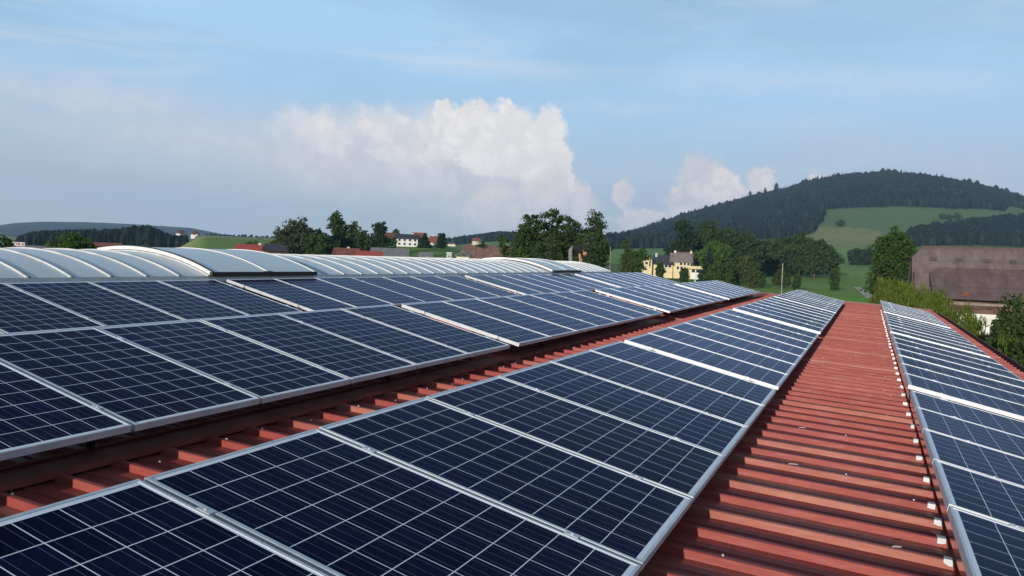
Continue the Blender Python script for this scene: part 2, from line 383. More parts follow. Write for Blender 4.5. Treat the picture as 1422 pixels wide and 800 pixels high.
# the outlines of woods and meadows, turned into ground positions (azimuth, distance) once
def plot(poly): return [(lambda p: (math.degrees(math.atan2(p.x, p.y)), math.hypot(p.x, p.y)))(ground_at(*q)) for q in poly]
WOOD_HILL = [(845, 346), (930, 345), (1045, 334), (1085, 331.5), (1128, 324), (1140, 308), (1147, 292), (1200, 289), (1250, 288), (1320, 291), (1395, 294), (1401, 286)]
G_HILL = plot(WOOD_HILL)
G_LOWWOOD = plot([(1262, 331), (1300, 322), (1350, 316), (1440, 306), (1500, 300), (1800, 280), (1800, 345), (1440, 343), (1262, 343)])
G_TAN = plot([(1138, 314), (1170, 315), (1225, 321), (1226, 336), (1190, 343), (1120, 347), (1112, 335)])
def polar(x, y): return np.degrees(np.arctan2(x, y)), np.hypot(x, y)

ang = np.concatenate([np.arange(-180, -64, 4.0), np.arange(-64, 16, 0.22), np.arange(16, 180.1, 4.0)])
rr = np.concatenate([[0.0], np.linspace(12, 180, 26), np.geomspace(186, 6000, 210)])
A, R = np.meshgrid(np.radians(ang), rr)
X = R*np.sin(A); Y = R*np.cos(A); Z = T(X, Y)
nr, na = X.shape
ter = bpy.data.meshes.new('ground')
idx = np.arange(nr*na).reshape(nr, na)
fq = np.stack([idx[:-1, :-1], idx[:-1, 1:], idx[1:, 1:], idx[1:, :-1]], -1).reshape(-1, 4)
ter.from_pydata(np.stack([X, Y, Z], -1).reshape(-1, 3).tolist(), [], fq[:, ::-1].tolist())
ter.polygons.foreach_set('use_smooth', [True]*len(ter.polygons))
# what grows where: one colour per plot; the farthest ring has haze painted in
fa, fr = polar(X.ravel()+1e-9, Y.ravel())
colr = np.tile(np.array([0.140, 0.390, 0.022]), (nr*na, 1))
def plotcol(mask, c): colr[mask] = c
plotcol((fr > 195) & (fa > -9), (0.165, 0.270, 0.048))
plotcol((fr > 480), (0.150, 0.250, 0.055))
plotcol((fr > 1000) & (fa > -9), (0.098, 0.165, 0.056))
plotcol((fr > 300) & (fr < 1900) & (fa < -40), (0.235, 0.265, 0.105))
plotcol((fr < 330) & (fa < -24), (0.150, 0.240, 0.060))
plotcol((fr > 200) & (fr < 420) & (fa < -24) & (fa > -40), (0.160, 0.260, 0.055))
plotcol((fr > 420) & (fr < 900) & (fa < -12) & (fa > -26), (0.150, 0.270, 0.055))
plotcol((fr > 150) & (fr < 420) & (fa < -12) & (fa > -22), (0.105, 0.135, 0.042))
plotcol(in_poly(fa, fr, G_TAN), (0.215, 0.225, 0.085))
plotcol(in_poly(fa, fr, G_LOWWOOD), (0.018, 0.030, 0.014))
hill_lim = np.interp(fa, [p[0] for p in G_HILL], [p[1] for p in G_HILL])
plotcol((fa > G_HILL[0][0]) & (fr > hill_lim+4), (0.018, 0.030, 0.014))
plotcol((fr > 2300), (0.012, 0.024, 0.034))  # distance haze put into the ground colour as a blue tint
ca = ter.color_attributes.new('plots', 'FLOAT_COLOR', 'POINT')
ca.data.foreach_set('color', np.concatenate([colr, np.ones((nr*na, 1))], 1).ravel())
def mat_ground():
    m = bpy.data.materials.new('grass_and_fields'); m.use_nodes = True; N = NT(m.node_tree); b = N.n['Principled BSDF']
    at_ = N.new('ShaderNodeAttribute', attribute_name='plots'); tc = N.new('ShaderNodeTexCoord'); o = tc.outputs['Object']
    n1 = N.noise(o, 0.02, 6, 0.65); n2 = N.noise(o, 0.35, 6, 0.7); n3 = N.noise(N.mapping(o, (0.3, 0.02, 0.1)), 1.0, 3)
    c = N.mix(N.step(n1, 0.3, 0.7), at_.outputs['Color'], N.mix(0.35, at_.outputs['Color'], (0.10, 0.12, 0.03)))
    c = N.mix(N.step(n2, 0.45, 0.8, 0.0, 0.40), c, (0.050, 0.085, 0.018))
    c = N.mix(N.step(n3, 0.5, 0.75, 0.0, 0.25), c, (0.11, 0.12, 0.04))
    N.put(b.inputs['Base Color'], c); b.inputs['Roughness'].default_value = 0.95; b.inputs['Specular IOR Level'].default_value = 0.1
    return m
ter.materials.append(mat_ground())
structure(link(bpy.data.objects.new('ground', ter)))

# dirt track: two pale wheel ruts running away over the meadow
def mat_track():
    m = bpy.data.materials.new('dirt_track_soil'); m.use_nodes = True; N = NT(m.node_tree); b = N.n['Principled BSDF']
    tc = N.new('ShaderNodeTexCoord'); n = N.noise(tc.outputs['Object'], 0.6, 6, 0.7)
    u = N.new('ShaderNodeUVMap'); x = N.sep(u.outputs[0])[0]
    mid = N.m('LESS_THAN', N.m('ABSOLUTE', N.m('SUBTRACT', x, 0.5)), 0.13)
    c = N.mix(N.step(n, 0.3, 0.7), (0.34, 0.28, 0.20), (0.54, 0.46, 0.35))
    c = N.mix(mid, c, N.mix(N.step(n, 0.4, 0.6), (0.10, 0.10, 0.04), (0.20, 0.13, 0.09)))
    N.put(b.inputs['Base Color'], c); b.inputs['Roughness'].default_value = 0.95
    return m
tp = [(6.0, 110.0), (3.2, 150.0), (1.4, 180.0), (-0.4, 215.0), (-2.2, 258.0), (-3.6, 290.0)]
MBt = MB()
for (xa, ya), (xb, yb) in zip(tp[:-1], tp[1:]):
    for k in range(8):
        t0, t1 = k/8, (k+1)/8; w = 1.05
        q = [(xa+(xb-xa)*t+sx*w, ya+(yb-ya)*t) for t, sx in ((t0, -1), (t0, 1), (t1, 1), (t1, -1))]
        MBt.quad(*[(x, y, float(T(x, y))+0.06) for x, y in q])
me = MBt.mesh('dirt_track', mat_track()); uvl = me.uv_layers.new(name='UVMap')
for p in me.polygons:
    for li, u in zip(p.loop_indices, [(0, 0), (1, 0), (1, 1), (0, 1)]): uvl.data[li].uv = u
structure(link(bpy.data.objects.new('dirt_track', me)))

# ------------------------------------------------------------------ haze
hz = MB().box(-6300, 6300, -6300, 6300, -9.0, 420.0)
hm = bpy.data.materials.new('haze_air'); hm.use_nodes = True; hn = hm.node_tree; hn.nodes.clear()
ho = hn.nodes.new('ShaderNodeOutputMaterial'); hv = hn.nodes.new('ShaderNodeVolumePrincipled')
hv.inputs['Color'].default_value = (0.43, 0.69, 1.0, 1); hv.inputs['Density'].default_value = 1.05e-4; hv.inputs['Anisotropy'].default_value = 0.0
hn.links.new(hv.outputs[0], ho.inputs['Volume'])
structure(hz.obj('haze', hm), 'stuff')

# ------------------------------------------------------------------ the hall with the red sheet roof
Y0, Y1 = -9.0, 34.6
XE, XF, XV = 2.28, -3.86, -8.72                 # eave, flashing, skylight kerb
def crest(x): return -1.410 - 0.055*x
hall = thing('metal_roof_hall', 'long low hall with a red ribbed metal roof carrying the solar rows', 'building', (0, 0, -6.5))
HZ = 6.5
PITCH = 0.34; PH = 6.52 % PITCH
prof = [(0.0, -0.041), (0.006, -0.003), (0.011, 0.0), (0.034, 0.0), (0.044, -0.041), (0.178, -0.041), (0.183, -0.031), (0.193, -0.031), (0.199, -0.041)]
ys = []
k0 = int((Y0-PH)//PITCH)
for k in range(k0, int((Y1-PH)/PITCH)+1):
    for dy, dz in prof:
        yy = PH-0.016 + k*PITCH + dy
        if Y0 <= yy <= Y1: ys.append((yy, dz))
def sheet(xs, zf, name):
    s = MB(); nx = len(xs)
    vs = [(x, y, zf(x)+dz+HZ) for y, dz in ys for x in xs]
    fs = [(i*nx+j, i*nx+j+1, (i+1)*nx+j+1, (i+1)*nx+j) for i in range(len(ys)-1) for j in range(nx-1)]
    s.add(vs, fs); return s.obj(name, M_RED, hall)
roof = sheet([XV, XF, -2.0, 0.0, XE], crest, 'roof_sheet')
far_z = lambda x: crest(XV) + 0.055*(x+11.98)
roof2 = sheet([-26.0, -11.98], far_z, 'roof_sheet')
# screw heads with washers on the rib crests of the bare lane
rnd = random.Random(5)
sc = MB()
for k in range(int((2.2-PH)/PITCH), int((31-PH)/PITCH)):
    y = PH+k*PITCH+0.022
    for x in (-0.55, -0.12, 0.27, -2.55, -3.2, -3.62):
        if rnd.random() < (0.16 if x > -1 else 0.5):
            xx = x+rnd.uniform(-.06, .06); z = crest(xx)+HZ
            if rnd.random() < 0.5: y2 = y+rnd.choice((0.166, 0.0)); z -= 0.0 if y2 == y else 0.031
            else: y2 = y
            sc.tube([(xx, y2, z-0.002), (xx, y2, z+0.007)], [0.007, 0.005], 6)
so = sc.obj('roof_screw', M_ALU, roof); so['kind'] = 'stuff'
# flashing strip over the sheet joint, with a turned-down lip and a near-black plate added for the shade in the troughs
fl = MB(); fx0, fx1 = -3.99, -3.765
zf = lambda x: crest(x)+0.014+HZ
fl.slab([(fx0, Y0, zf(fx0)), (fx1, Y0, zf(fx1)), (fx1, Y1, zf(fx1)), (fx0, Y1, zf(fx0))], 0.006)
fl.box(fx1-0.004, fx1+0.002, Y0, Y1, zf(fx1)-0.034, zf(fx1)-0.0005)
fl.box(fx0-0.001, fx0+0.006, Y0, Y1, zf(fx0)+0.001, zf(fx0)+0.012)
fo = fl.obj('flashing_strip', M_MAROON, hall)
MB().box(-3.90, -3.885, Y0, Y1, crest(XF)-0.1+HZ, crest(XF)+0.006+HZ).obj('trough_shade', M_DARK, hall)
# eave gutter, verge trims, walls
gt = MB(); gz = crest(XE)-0.06+HZ
for x0, x1, z0, z1 in ((XE+0.01, XE+0.025, gz-0.13, gz+0.02), (XE+0.025, XE+0.16, gz-0.13, gz-0.115), (XE+0.16, XE+0.175, gz-0.13, gz+0.035)):
    gt.box(x0, x1, Y0, Y1, z0, z1)
gt.obj('gutter', M_DARKRED, hall)
vt = MB()
vt.slab([(XV, Y1+0.002, crest(XV)+0.05+HZ), (XE, Y1+0.002, crest(XE)+0.05+HZ), (XE, Y1+0.10, crest(XE)+0.05+HZ), (XV, Y1+0.10, crest(XV)+0.05+HZ)], 0.20)
vt.obj('verge_trim', M_DARKRED, hall)
vt = MB()
vt.slab([(-26, Y1+0.002, far_z(-26)+0.05+HZ), (-11.98, Y1+0.002, far_z(-11.98)+0.05+HZ), (-11.98, Y1+0.10, far_z(-11.98)+0.05+HZ), (-26, Y1+0.10, far_z(-26)+0.05+HZ)], 0.20)
vt.obj('verge_trim', M_DARKRED, hall)
M_WALL = mat('grey_hall_wall', (0.42, 0.42, 0.40), 0.8, 0, 0.08, 1)
wl = MB(); wx0, wx1, wy0, wy1 = -25.7, 2.15, Y0+0.2, Y1-0.12
def wall_top(x): return (crest(x) if x > XV else (crest(XV) if x > -11.98 else far_z(x)))-0.16+HZ
for (xa, ya, xb, yb) in ((wx1, wy0, wx1, wy1), (wx0, wy1, wx0, wy0)):
    wl.quad((xa, ya, 0), (xb, yb, 0), (xb, yb, wall_top(xb)), (xa, ya, wall_top(xa)))
for yy in (wy0, wy1):
    xs = [wx0, -11.98, XV, wx1]
    for a, b in zip(xs[:-1], xs[1:]): wl.quad((a, yy, 0), (b, yy, 0), (b, yy, wall_top(b)), (a, yy, wall_top(a)))
wl.obj('outer_wall', M_WALL, hall)

# barrel-vault skylight along the ridge
def mat_poly():
    m = bpy.data.materials.new('milky_polycarbonate'); m.use_nodes = True; N = NT(m.node_tree); b = N.n['Principled BSDF']
    tc = N.new('ShaderNodeTexCoord'); x, y, z = N.sep(tc.outputs['Object'])
    n = N.noise(N.mapping(tc.outputs['Object'], (1, 0.4, 1)), 1.6, 5, 0.6)
    c = N.mix(N.step(n, 0.3, 0.75), (0.54, 0.59, 0.60), (0.64, 0.68, 0.67))
    fine = N.m('LESS_THAN', N.m('FRACT', N.m('MULTIPLY', y, 16.0)), 0.16)
    c = N.mix(N.m('MULTIPLY', fine, 0.25), c, (0.40, 0.46, 0.49))
    dirt = N.noise(N.mapping(tc.outputs['Object'], (0.6, 5, 0.6)), 1.2, 5, 0.7)
    c = N.mix(N.step(dirt, 0.55, 0.85, 0.0, 0.35), c, (0.36, 0.38, 0.36))
    N.put(b.inputs['Base Color'], c); b.inputs['Roughness'].default_value = 0.32
    b.inputs['Subsurface Weight'].default_value = 0.0
    return m
M_POLY = mat_poly()
VA, VB, VZ, VR = XV, -11.98, -0.44, 0.315           # springing lines, springing height, rise
vc = (VA+VB)/2; vw = (VA-VB)/2; vrad = (vw*vw+VR*VR)/(2*VR); vth = math.asin(vw/vrad)
def arc(t, lift=0.0):
    a = (1-2*t)*vth; r = vrad+lift
    return vc+r*math.sin(a), VZ+VR-vrad+r*math.cos(a)
VY0, VY1 = -4.0, 28.45
sky_o = thing('x', 'x', 'x'); bpy.data.objects.remove(sky_o)
vault = MB(); NS = 28
vs = []
for yy in (VY0, VY1):
    for k in range(NS+1): x, z = arc(k/NS); vs.append((x, yy, z+HZ))
vault.add(vs, [(k, k+1, NS+1+k+1, NS+1+k) for k in range(NS)])
for yy in (VY0, VY1):      # end walls of the vault
    vault.add([(arc(k/NS)[0], yy, arc(k/NS)[1]+HZ) for k in range(NS+1)], [tuple(range(NS+1))])
vo = vault.obj('barrel_skylight', M_POLY, hall)
kb = MB()
kb.box(VA-0.06, VA+0.03, VY0, VY1, crest(VA)-0.04+HZ, VZ-0.004+HZ); kb.box(VB-0.03, VB+0.06, VY0, VY1, far_z(VB)-0.04+HZ, VZ-0.004+HZ)
kb.box(VB+0.06, VA-0.06, VY1-0.05, VY1-0.004, crest(VA)-0.04+HZ, VZ-0.004+HZ)
kb.obj('skylight_kerb', M_ALU_W, vo)
def arc_strip(y0, y1, l0, l1, t0=0.0, t1=1.0, n=28):
    s = MB(); vs = []
    for k in range(n+1):
        t = t0+(t1-t0)*k/n
        for yy, l in ((y0, l0), (y0, l1), (y1, l1), (y1, l0)): x, z = arc(t, l); vs.append((x, yy, z+HZ))
    fs = [(k*4+j, k*4+(j+1) % 4, (k+1)*4+(j+1) % 4, (k+1)*4+j) for k in range(n) for j in range(4)]
    fs += [(0, 1, 2, 3), (n*4+3, n*4+2, n*4+1, n*4)]
    return s.add(vs, fs)
bar = arc_strip(-0.024, 0.010, -0.002, 0.018); gsk = arc_strip(0.010, 0.030, -0.002, 0.014)
bar_me = bar.mesh('glazing_bar', M_ALU_W); gsk_me = gsk.mesh('gasket', M_BLACK)
bar2 = MB(); bar2.v = bar.v+gsk.v; bar2.f = bar.f+[tuple(i+len(bar.v) for i in f) for f in gsk.f]; bar2.mi = [0]*len(bar.f)+[1]*len(gsk.f)
bar_me = bar2.mesh('glazing_bar', [mat('bar_aluminium', (0.52, 0.53, 0.53), .5, .1), M_BLACK])
flaps = [(8.78, 11.10), (22.40, 24.84)]
yb = 6.58-0.545*19
while yb < VY1-0.05:
    if not any(a-0.02 < yb < b+0.02 for a, b in flaps) and yb > VY0:
        link(bpy.data.objects.new('glazing_bar', bar_me), vo).location = (0, yb, 0)
    yb += 0.545
link(bpy.data.objects.new('glazing_bar', bar_me), vo).location = (0, VY1-0.02, 0)
for a, b in flaps:          # opening vent flaps standing proud of the vault
    f = arc_strip(a, b, 0.045, 0.068, -0.012, 0.70)
    fo_ = f.obj('vent_flap', M_POLY, vo)
    e = MB()
    for ya, l0, l1, mi in ((a-0.035, 0.026, 0.078, 0), (a-0.030, 0.0785, 0.090, 1), (a-0.028, 0.004, 0.0255, 1), (b-0.010, 0.045, 0.118, 0))[:3]:
        s = arc_strip(ya, ya+(0.034 if mi == 0 else 0.030), l0, l1, -0.012, 0.70); e.add(s.v, s.f, mi)
    e.obj('vent_flap_frame', [M_ALU_W, M_BLACK], vo)
    arc_strip(b-0.010, b+0.024, 0.026, 0.078, -0.012, 0.70).obj('vent_flap_frame', M_ALU_W, vo)
    arc_strip((a+b)/2, (a+b)/2+0.034, 0.0685, 0.080, -0.012, 0.70).obj('vent_flap_bar', M_ALU_W, vo)
    x, z = arc(-0.012, 0.0)
    s = MB(); s.box(x-0.005, x+0.05, a-0.04, b+0.03, z+0.010+HZ, z+0.075+HZ); s.box(x-0.02, x+0.06, (a+b)/2-0.06, (a+b)/2+0.06, z+0.02+HZ, z+0.085+HZ)
    s.obj('vent_flap_edge', M_BLACK, vo)

# ------------------------------------------------------------------ solar rows
PL, PW, PT, STEP = 1.654, 0.994, 0.040, 1.02
fr_ = MB(); hx, hy = PL/2, PW/2; lip = 0.013
# origin: middle of the panel, z = 0 at the frame's top face; x runs down the slope, y along the row
for x0, x1, y0, y1 in ((-hx, hx, -hy, -hy+lip), (-hx, hx, hy-lip, hy), (-hx, -hx+lip, -hy+lip, hy-lip), (hx-lip, hx, -hy+lip, hy-lip)):
    fr_.box(x0, x1, y0, y1, -PT, 0.0)
frame_me = fr_.mesh('panel_frame', M_ALU)
cell_me = MB().box(-hx+lip, hx-lip, -hy+lip, hy-lip, -0.0085, -0.0035).mesh('cell_sheet', M_CELL)
clamp_me = MB().box(-0.03, 0.03, -0.0115, 0.0115, -0.03, 0.0015).box(-0.03, 0.03, -0.017, 0.017, 0.0016, 0.0036).box(-0.006, 0.006, -0.006, 0.006, 0.0037, 0.0075).mesh('clamp', M_ALU)
ORD = ['first', 'second', 'third', 'fourth', 'fifth', 'sixth', 'seventh', 'eighth', 'ninth', 'tenth']
# every row: high or low edge, tilt, and its blocks (start y, number of panels)
TILT = 0.219
ROWS = [
    dict(key='in the topmost row, beside the skylight', short='topmost row beside the skylight', low=(-6.97, -0.848), tilt=0.2242,
         blocks=[(8.725-10*STEP, 10), (8.955, 7), (16.50, 7), (24.10, 8)], edge=(-0.4, 31.5)),
    dict(key='in the row directly above the maroon flashing', short='row above the maroon flashing', low=(-3.683, -1.010), tilt=0.2242,
         blocks=[(8.270-10*STEP, 10), (8.500, 7), (16.20, 7), (23.75, 7)], edge=None),
    dict(key='in the row left of the bare red lane', short='row left of the bare red lane', low=(-2.392+PL*math.cos(TILT), -0.859-PL*math.sin(TILT)), tilt=TILT,
         blocks=[(8.215-10*STEP, 10), (8.40, 7), (15.95, 7), (23.30, 8)], edge=None),
    dict(key='in the row right of the bare red lane', short='row right of the bare red lane', low=(0.411+PL*math.cos(0.2085), -1.140-PL*math.sin(0.2085)), tilt=0.2085,
         blocks=[(8.50-10*STEP, 10), (8.86, 7), (16.35, 7), (24.0, 8)], edge=None),
]
first_panel = None
def panel_seen(c, tilt):
    ok = False
    for sx in (-hx, 0, hx):
        for sy in (-hy, 0, hy):
            x = c[0]+sx*math.cos(tilt); z = c[2]-sx*math.sin(tilt); y = c[1]+sy
            px, py, fw = to_px(np.array(x), np.array(y), np.array(z))
            if fw > 0.3 and -25 < px < 1447 and -20 < py < 825: ok = True
    return ok
jit = random.Random(11)
for row in ROWS:
    lx, lz = row['low']; tl = row['tilt']
    cx, cz = lx-hx*math.cos(tl), lz+hx*math.sin(tl)
    for bi, (ys_, n) in enumerate(row['blocks']):
        ylo = None; yhi = ys_+n*STEP
        for i in range(n):
            cy = ys_+STEP*i+STEP/2
            if not panel_seen((cx, cy, cz), tl) and bi > 0: continue
            if ylo is None: ylo = cy-STEP/2
            if bi == 0: where = '%s before the first gap' % ORD[n-1-i]
            else: where = '%s past the %s gap' % (ORD[i], ORD[bi-1])
            lab = 'dark blue solar panel, %s, %s' % (where, row['short'])
            t = thing('solar_panel', lab, 'solar panel', (cx, cy, cz+jit.uniform(-.0025, .0025)), 0, 'solar panels in rows on the red roof')
            t.rotation_euler = (jit.uniform(-.0015, .0015), tl+jit.uniform(-.0012, .0012), 0)
            link(bpy.data.objects.new('frame', frame_me), t)
            link(bpy.data.objects.new('cell_sheet', cell_me), t)
            for xx in (-0.52, 0.52):
                if i < n-1: link(bpy.data.objects.new('clamp', clamp_me), t).location = (xx+jit.uniform(-.02, .02), STEP/2, 0)
                if i == 0 and bi > 0 or i == n-1:
                    link(bpy.data.objects.new('clamp', clamp_me), t).location = (xx+jit.uniform(-.02, .02), (-1 if i == 0 else 1)*(PW/2+0.008), 0)
        if ylo is None: continue
        # mounting rack of the block: two rails along the row on posts
        bw = ('block before the first gap' if bi == 0 else 'block past the %s gap' % ORD[bi-1])
        rk = thing('mounting_rack', 'aluminium rack under the %s, %s' % (bw, row['short']), 'rack', (cx, 0, 0), 0, 'racks under the solar panels')
        for sx in (-0.52, 0.52):
            zt = cz-sx*math.sin(tl)-PT*math.cos(tl)-0.004
            xr = sx*math.cos(tl)-PT*math.sin(tl)
            MB().box(xr-0.02, xr+0.02, ylo-0.03, yhi+0.02, zt-0.045, zt).obj('rail', M_ALU, rk)
            for q in (0.22, 0.5, 0.78):
                yk = PH+round((ylo+(yhi-ylo)*q-PH)/PITCH)*PITCH+0.022; zb = crest(cx+xr)-0.002
                MB().box(xr-0.02, xr+0.02, yk-0.015, yk+0.015, zb, zt-0.046).obj('post', M_DARK, rk)
# the polished channel under the raised high edge of the right-hand row, and the roof brackets that carry it
row = ROWS[3]; lx, lz = row['low']; tl = row['tilt']
ex, ez = lx-PL*math.cos(tl), lz+PL*math.sin(tl)
for bi, (ys_, n) in enumerate(row['blocks']):
    s = MB(); y0, y1 = max(ys_, 2.2), ys_+n*STEP
    zt, zb = ez-PT-0.004, ez-0.150
    s.box(ex+0.004, ex+0.008, y0, y1, zb, zt); s.box(ex+0.0085, ex+0.05, y0, y1, zb, zb+0.005); s.box(ex+0.0085, ex+0.05, y0, y1, zt-0.006, zt-0.001)
    bw = ('block before the first gap' if bi == 0 else 'block past the %s gap' % ORD[bi-1])
    tag(s.obj('edge_channel', M_SHINY), 'shiny metal channel under the lane edge of the right row, ' + bw.replace(' the', ''), 'metal channel', 'channels along the raised edge of the right row')
brk = MB(); brk.box(-0.021, 0.021, -0.0355, -0.031, -0.026, 0.006); brk.box(-0.021, 0.021, -0.0309, 0.012, 0.001, 0.006)
brk_me = brk.mesh('bracket_plate', M_ALU); bolt_me = MB().tube([(0, -0.0356, -0.014), (0, -0.041, -0.014)], 0.008, 8).mesh('bolt', M_ALU)
bn = 0
ribs = [PH+k*PITCH+0.022 for k in range(8, int((31.5-PH)/PITCH))]
yk = 4.72-0.34
seq = [r for r in ribs if 4.2 < r < 5.2] + [r for i, r in enumerate([q for q in ribs if q > 5.2]) if i % 2 == 0]
for y in seq:
    x = 0.425
    nm = ('roof_bracket', '%s nearest of the small bolted metal brackets along the right row' % ORD[bn] if bn < 8 else 'small bolted metal bracket on a red rib farther up the lane')
    t = thing(nm[0], nm[1], 'bracket', (x+jit.uniform(-.012, .012), y, crest(x)+0.001), 0, 'brackets bolted to the red ribs along the right row')
    t.rotation_euler = (0, 0.055, jit.uniform(-.1, .1))
    link(bpy.data.objects.new('bracket_plate', brk_me), t); link(bpy.data.objects.new('bolt', bolt_me), t).location = (0.006, 0, 0.0)
    bn += 1

# a few dry leaves on the bare lane
def leaf_blade(p, rot, L, label):
    s = MB(); n = 6; vs = []
    for k in range(n+1):
        t = k/n; w = 0.22*L*math.sin(math.pi*t)**0.8
        vs += [(L*(t-.5), -w, 0.004*t+0.003), (L*(t-.5), 0, 0.004*t), (L*(t-.5), w, 0.004*t+0.005)]
    fs = [(k*3+j, k*3+j+1, (k+1)*3+j+1, (k+1)*3+j) for k in range(n) for j in range(2)]
    s.add(vs, fs); o = s.obj('dry_leaf', mat('dry_leaf_brown', (0.62, 0.52, 0.42), 0.8)); o.location = p; o.rotation_euler = (0, 0.05, rot)
    return tag(o, label, 'leaf', 'dry leaves on the roof')
for (px, py), dz, L, rot, lab in (((1112, 605), -0.041, 0.055, 0.2, 'small curled pale leaf on the bare lane, farther of two near its middle'), ((1098, 662), -0.041, 0.06, 0.1, 'curled pale leaf on the bare lane, nearer of two near its middle'), ((1246, 787), -0.041, 0.045, 0.3, 'tiny pale leaf at the near right of the bare lane')):
    r = ray(px, py); p = r*(-1.42/r.z); p = r*((crest(p.x)+dz+0.004)/r.z)
    yy = PH+round((p.y-PH)/PITCH)*PITCH+0.008
    leaf_blade((p.x, yy, crest(p.x)+0.004), rot, L, lab)

# thin poles at the far gable
def pole(name, label, base, top, r, m, cat, cap=None):
    t = thing(name, label, cat, base); h = top-base[2]
    MB().tube([(0, 0, 0), (0, 0, h*0.5), (0, 0, h)], [r*1.15, r, r*0.9], 8).obj('shaft', m, t)
    c = MB(); c.tube([(0, 0, h+0.001), (0, 0, h+0.03)], [r*1.2, r*0.7], 8); c.obj('cap', M_ALU, t)
    return t
p = aty(1087, 367, 37.5); pole('wooden_pole', 'thin bare upright pole in the meadow beyond the far roof end', (p.x, 37.5, float(T(p.x, 37.5))), p.z, 0.021, M_WOOD, 'pole')
p = aty(965.5, 380, 33.2); pole('vent_pipe', 'short thin pale pipe at the far end of the flashing row', (p.x, 33.2, crest(p.x)-0.01), p.z, 0.022, M_ALU_W, 'pipe')
p = aty(848, 344, 33.6); pole('lightning_rod', 'hair thin grey rod standing behind the end of the skylight', (p.x, 33.6, crest(XV)-0.3), p.z, 0.012, M_WOOD, 'rod')

# ------------------------------------------------------------------ trees
M_LEAF = {
    'dark': leaf_mat('leaves_dark', (0.044, 0.076, 0.027)), 'mid': leaf_mat('leaves_mid', (0.050, 0.092, 0.026)),
    'bright': leaf_mat('leaves_bright', (0.065, 0.125, 0.030)), 'olive': leaf_mat('leaves_olive', (0.062, 0.085, 0.030)),
    'grey': leaf_mat('leaves_grey_green', (0.060, 0.080, 0.048)), 'blue': leaf_mat('needles_blue', (0.035, 0.055, 0.045)),
    'needle': leaf_mat('needles_dark', (0.028, 0.052, 0.025)), 'hedge': leaf_mat('leaves_willow', (0.095, 0.130, 0.030), 0.55),
}
def lobes_for(kind, w, h, rng):
    L = []
    if kind == 'round':
        L = [(0, 0, .52*h, .34*w, .40*h)]
        for k in range(7):
            a = rng.uniform(0, 6.28); q = rng.uniform(.22, .34)*w
            L.append((q*math.cos(a), q*math.sin(a), rng.uniform(.28, .72)*h, rng.uniform(.17, .26)*w, rng.uniform(.13, .22)*h))
        L.append((rng.uniform(-.08, .08)*w, 0, .80*h, .24*w, .20*h))
    elif kind == 'spread':
        for k in range(12):
            a = 6.28*k/12+rng.uniform(-.4, .4); q = rng.uniform(.24, .36)*w; z = rng.uniform(.30, .80)*h
            q *= 1.0 if z < .65*h else .75
            L.append((q*math.cos(a), q*math.sin(a), z, rng.uniform(.15, .22)*w, rng.uniform(.11, .17)*h))
        L.append((0, 0, .50*h, .32*w, .32*h)); L.append((.05*w, 0, .78*h, .26*w, .20*h))
    elif kind == 'tower':
        for k in range(8):
            t = k/7; z = (.22+.66*t)*h; q = (.34-.26*t)*w*rng.uniform(.3, 1)
            a = rng.uniform(0, 6.28); L.append((q*math.cos(a), q*math.sin(a), z, (.40-.20*t)*w, .17*h))
    elif kind == 'poplar':
        for k in range(7):
            t = k/6; z = (.14+.74*t)*h; L.append((rng.uniform(-.1, .1)*w, rng.uniform(-.1, .1)*w, z, (.42-.26*abs(t-.3))*w, .14*h))
    elif kind == 'bush':
        for k in range(8):
            a = rng.uniform(0, 6.28); q = rng.uniform(.05, .30)*w
            L.append((q*math.cos(a), q*math.sin(a), rng.uniform(.25, .66)*h, rng.uniform(.20, .30)*w, rng.uniform(.2, .32)*h))
    return L
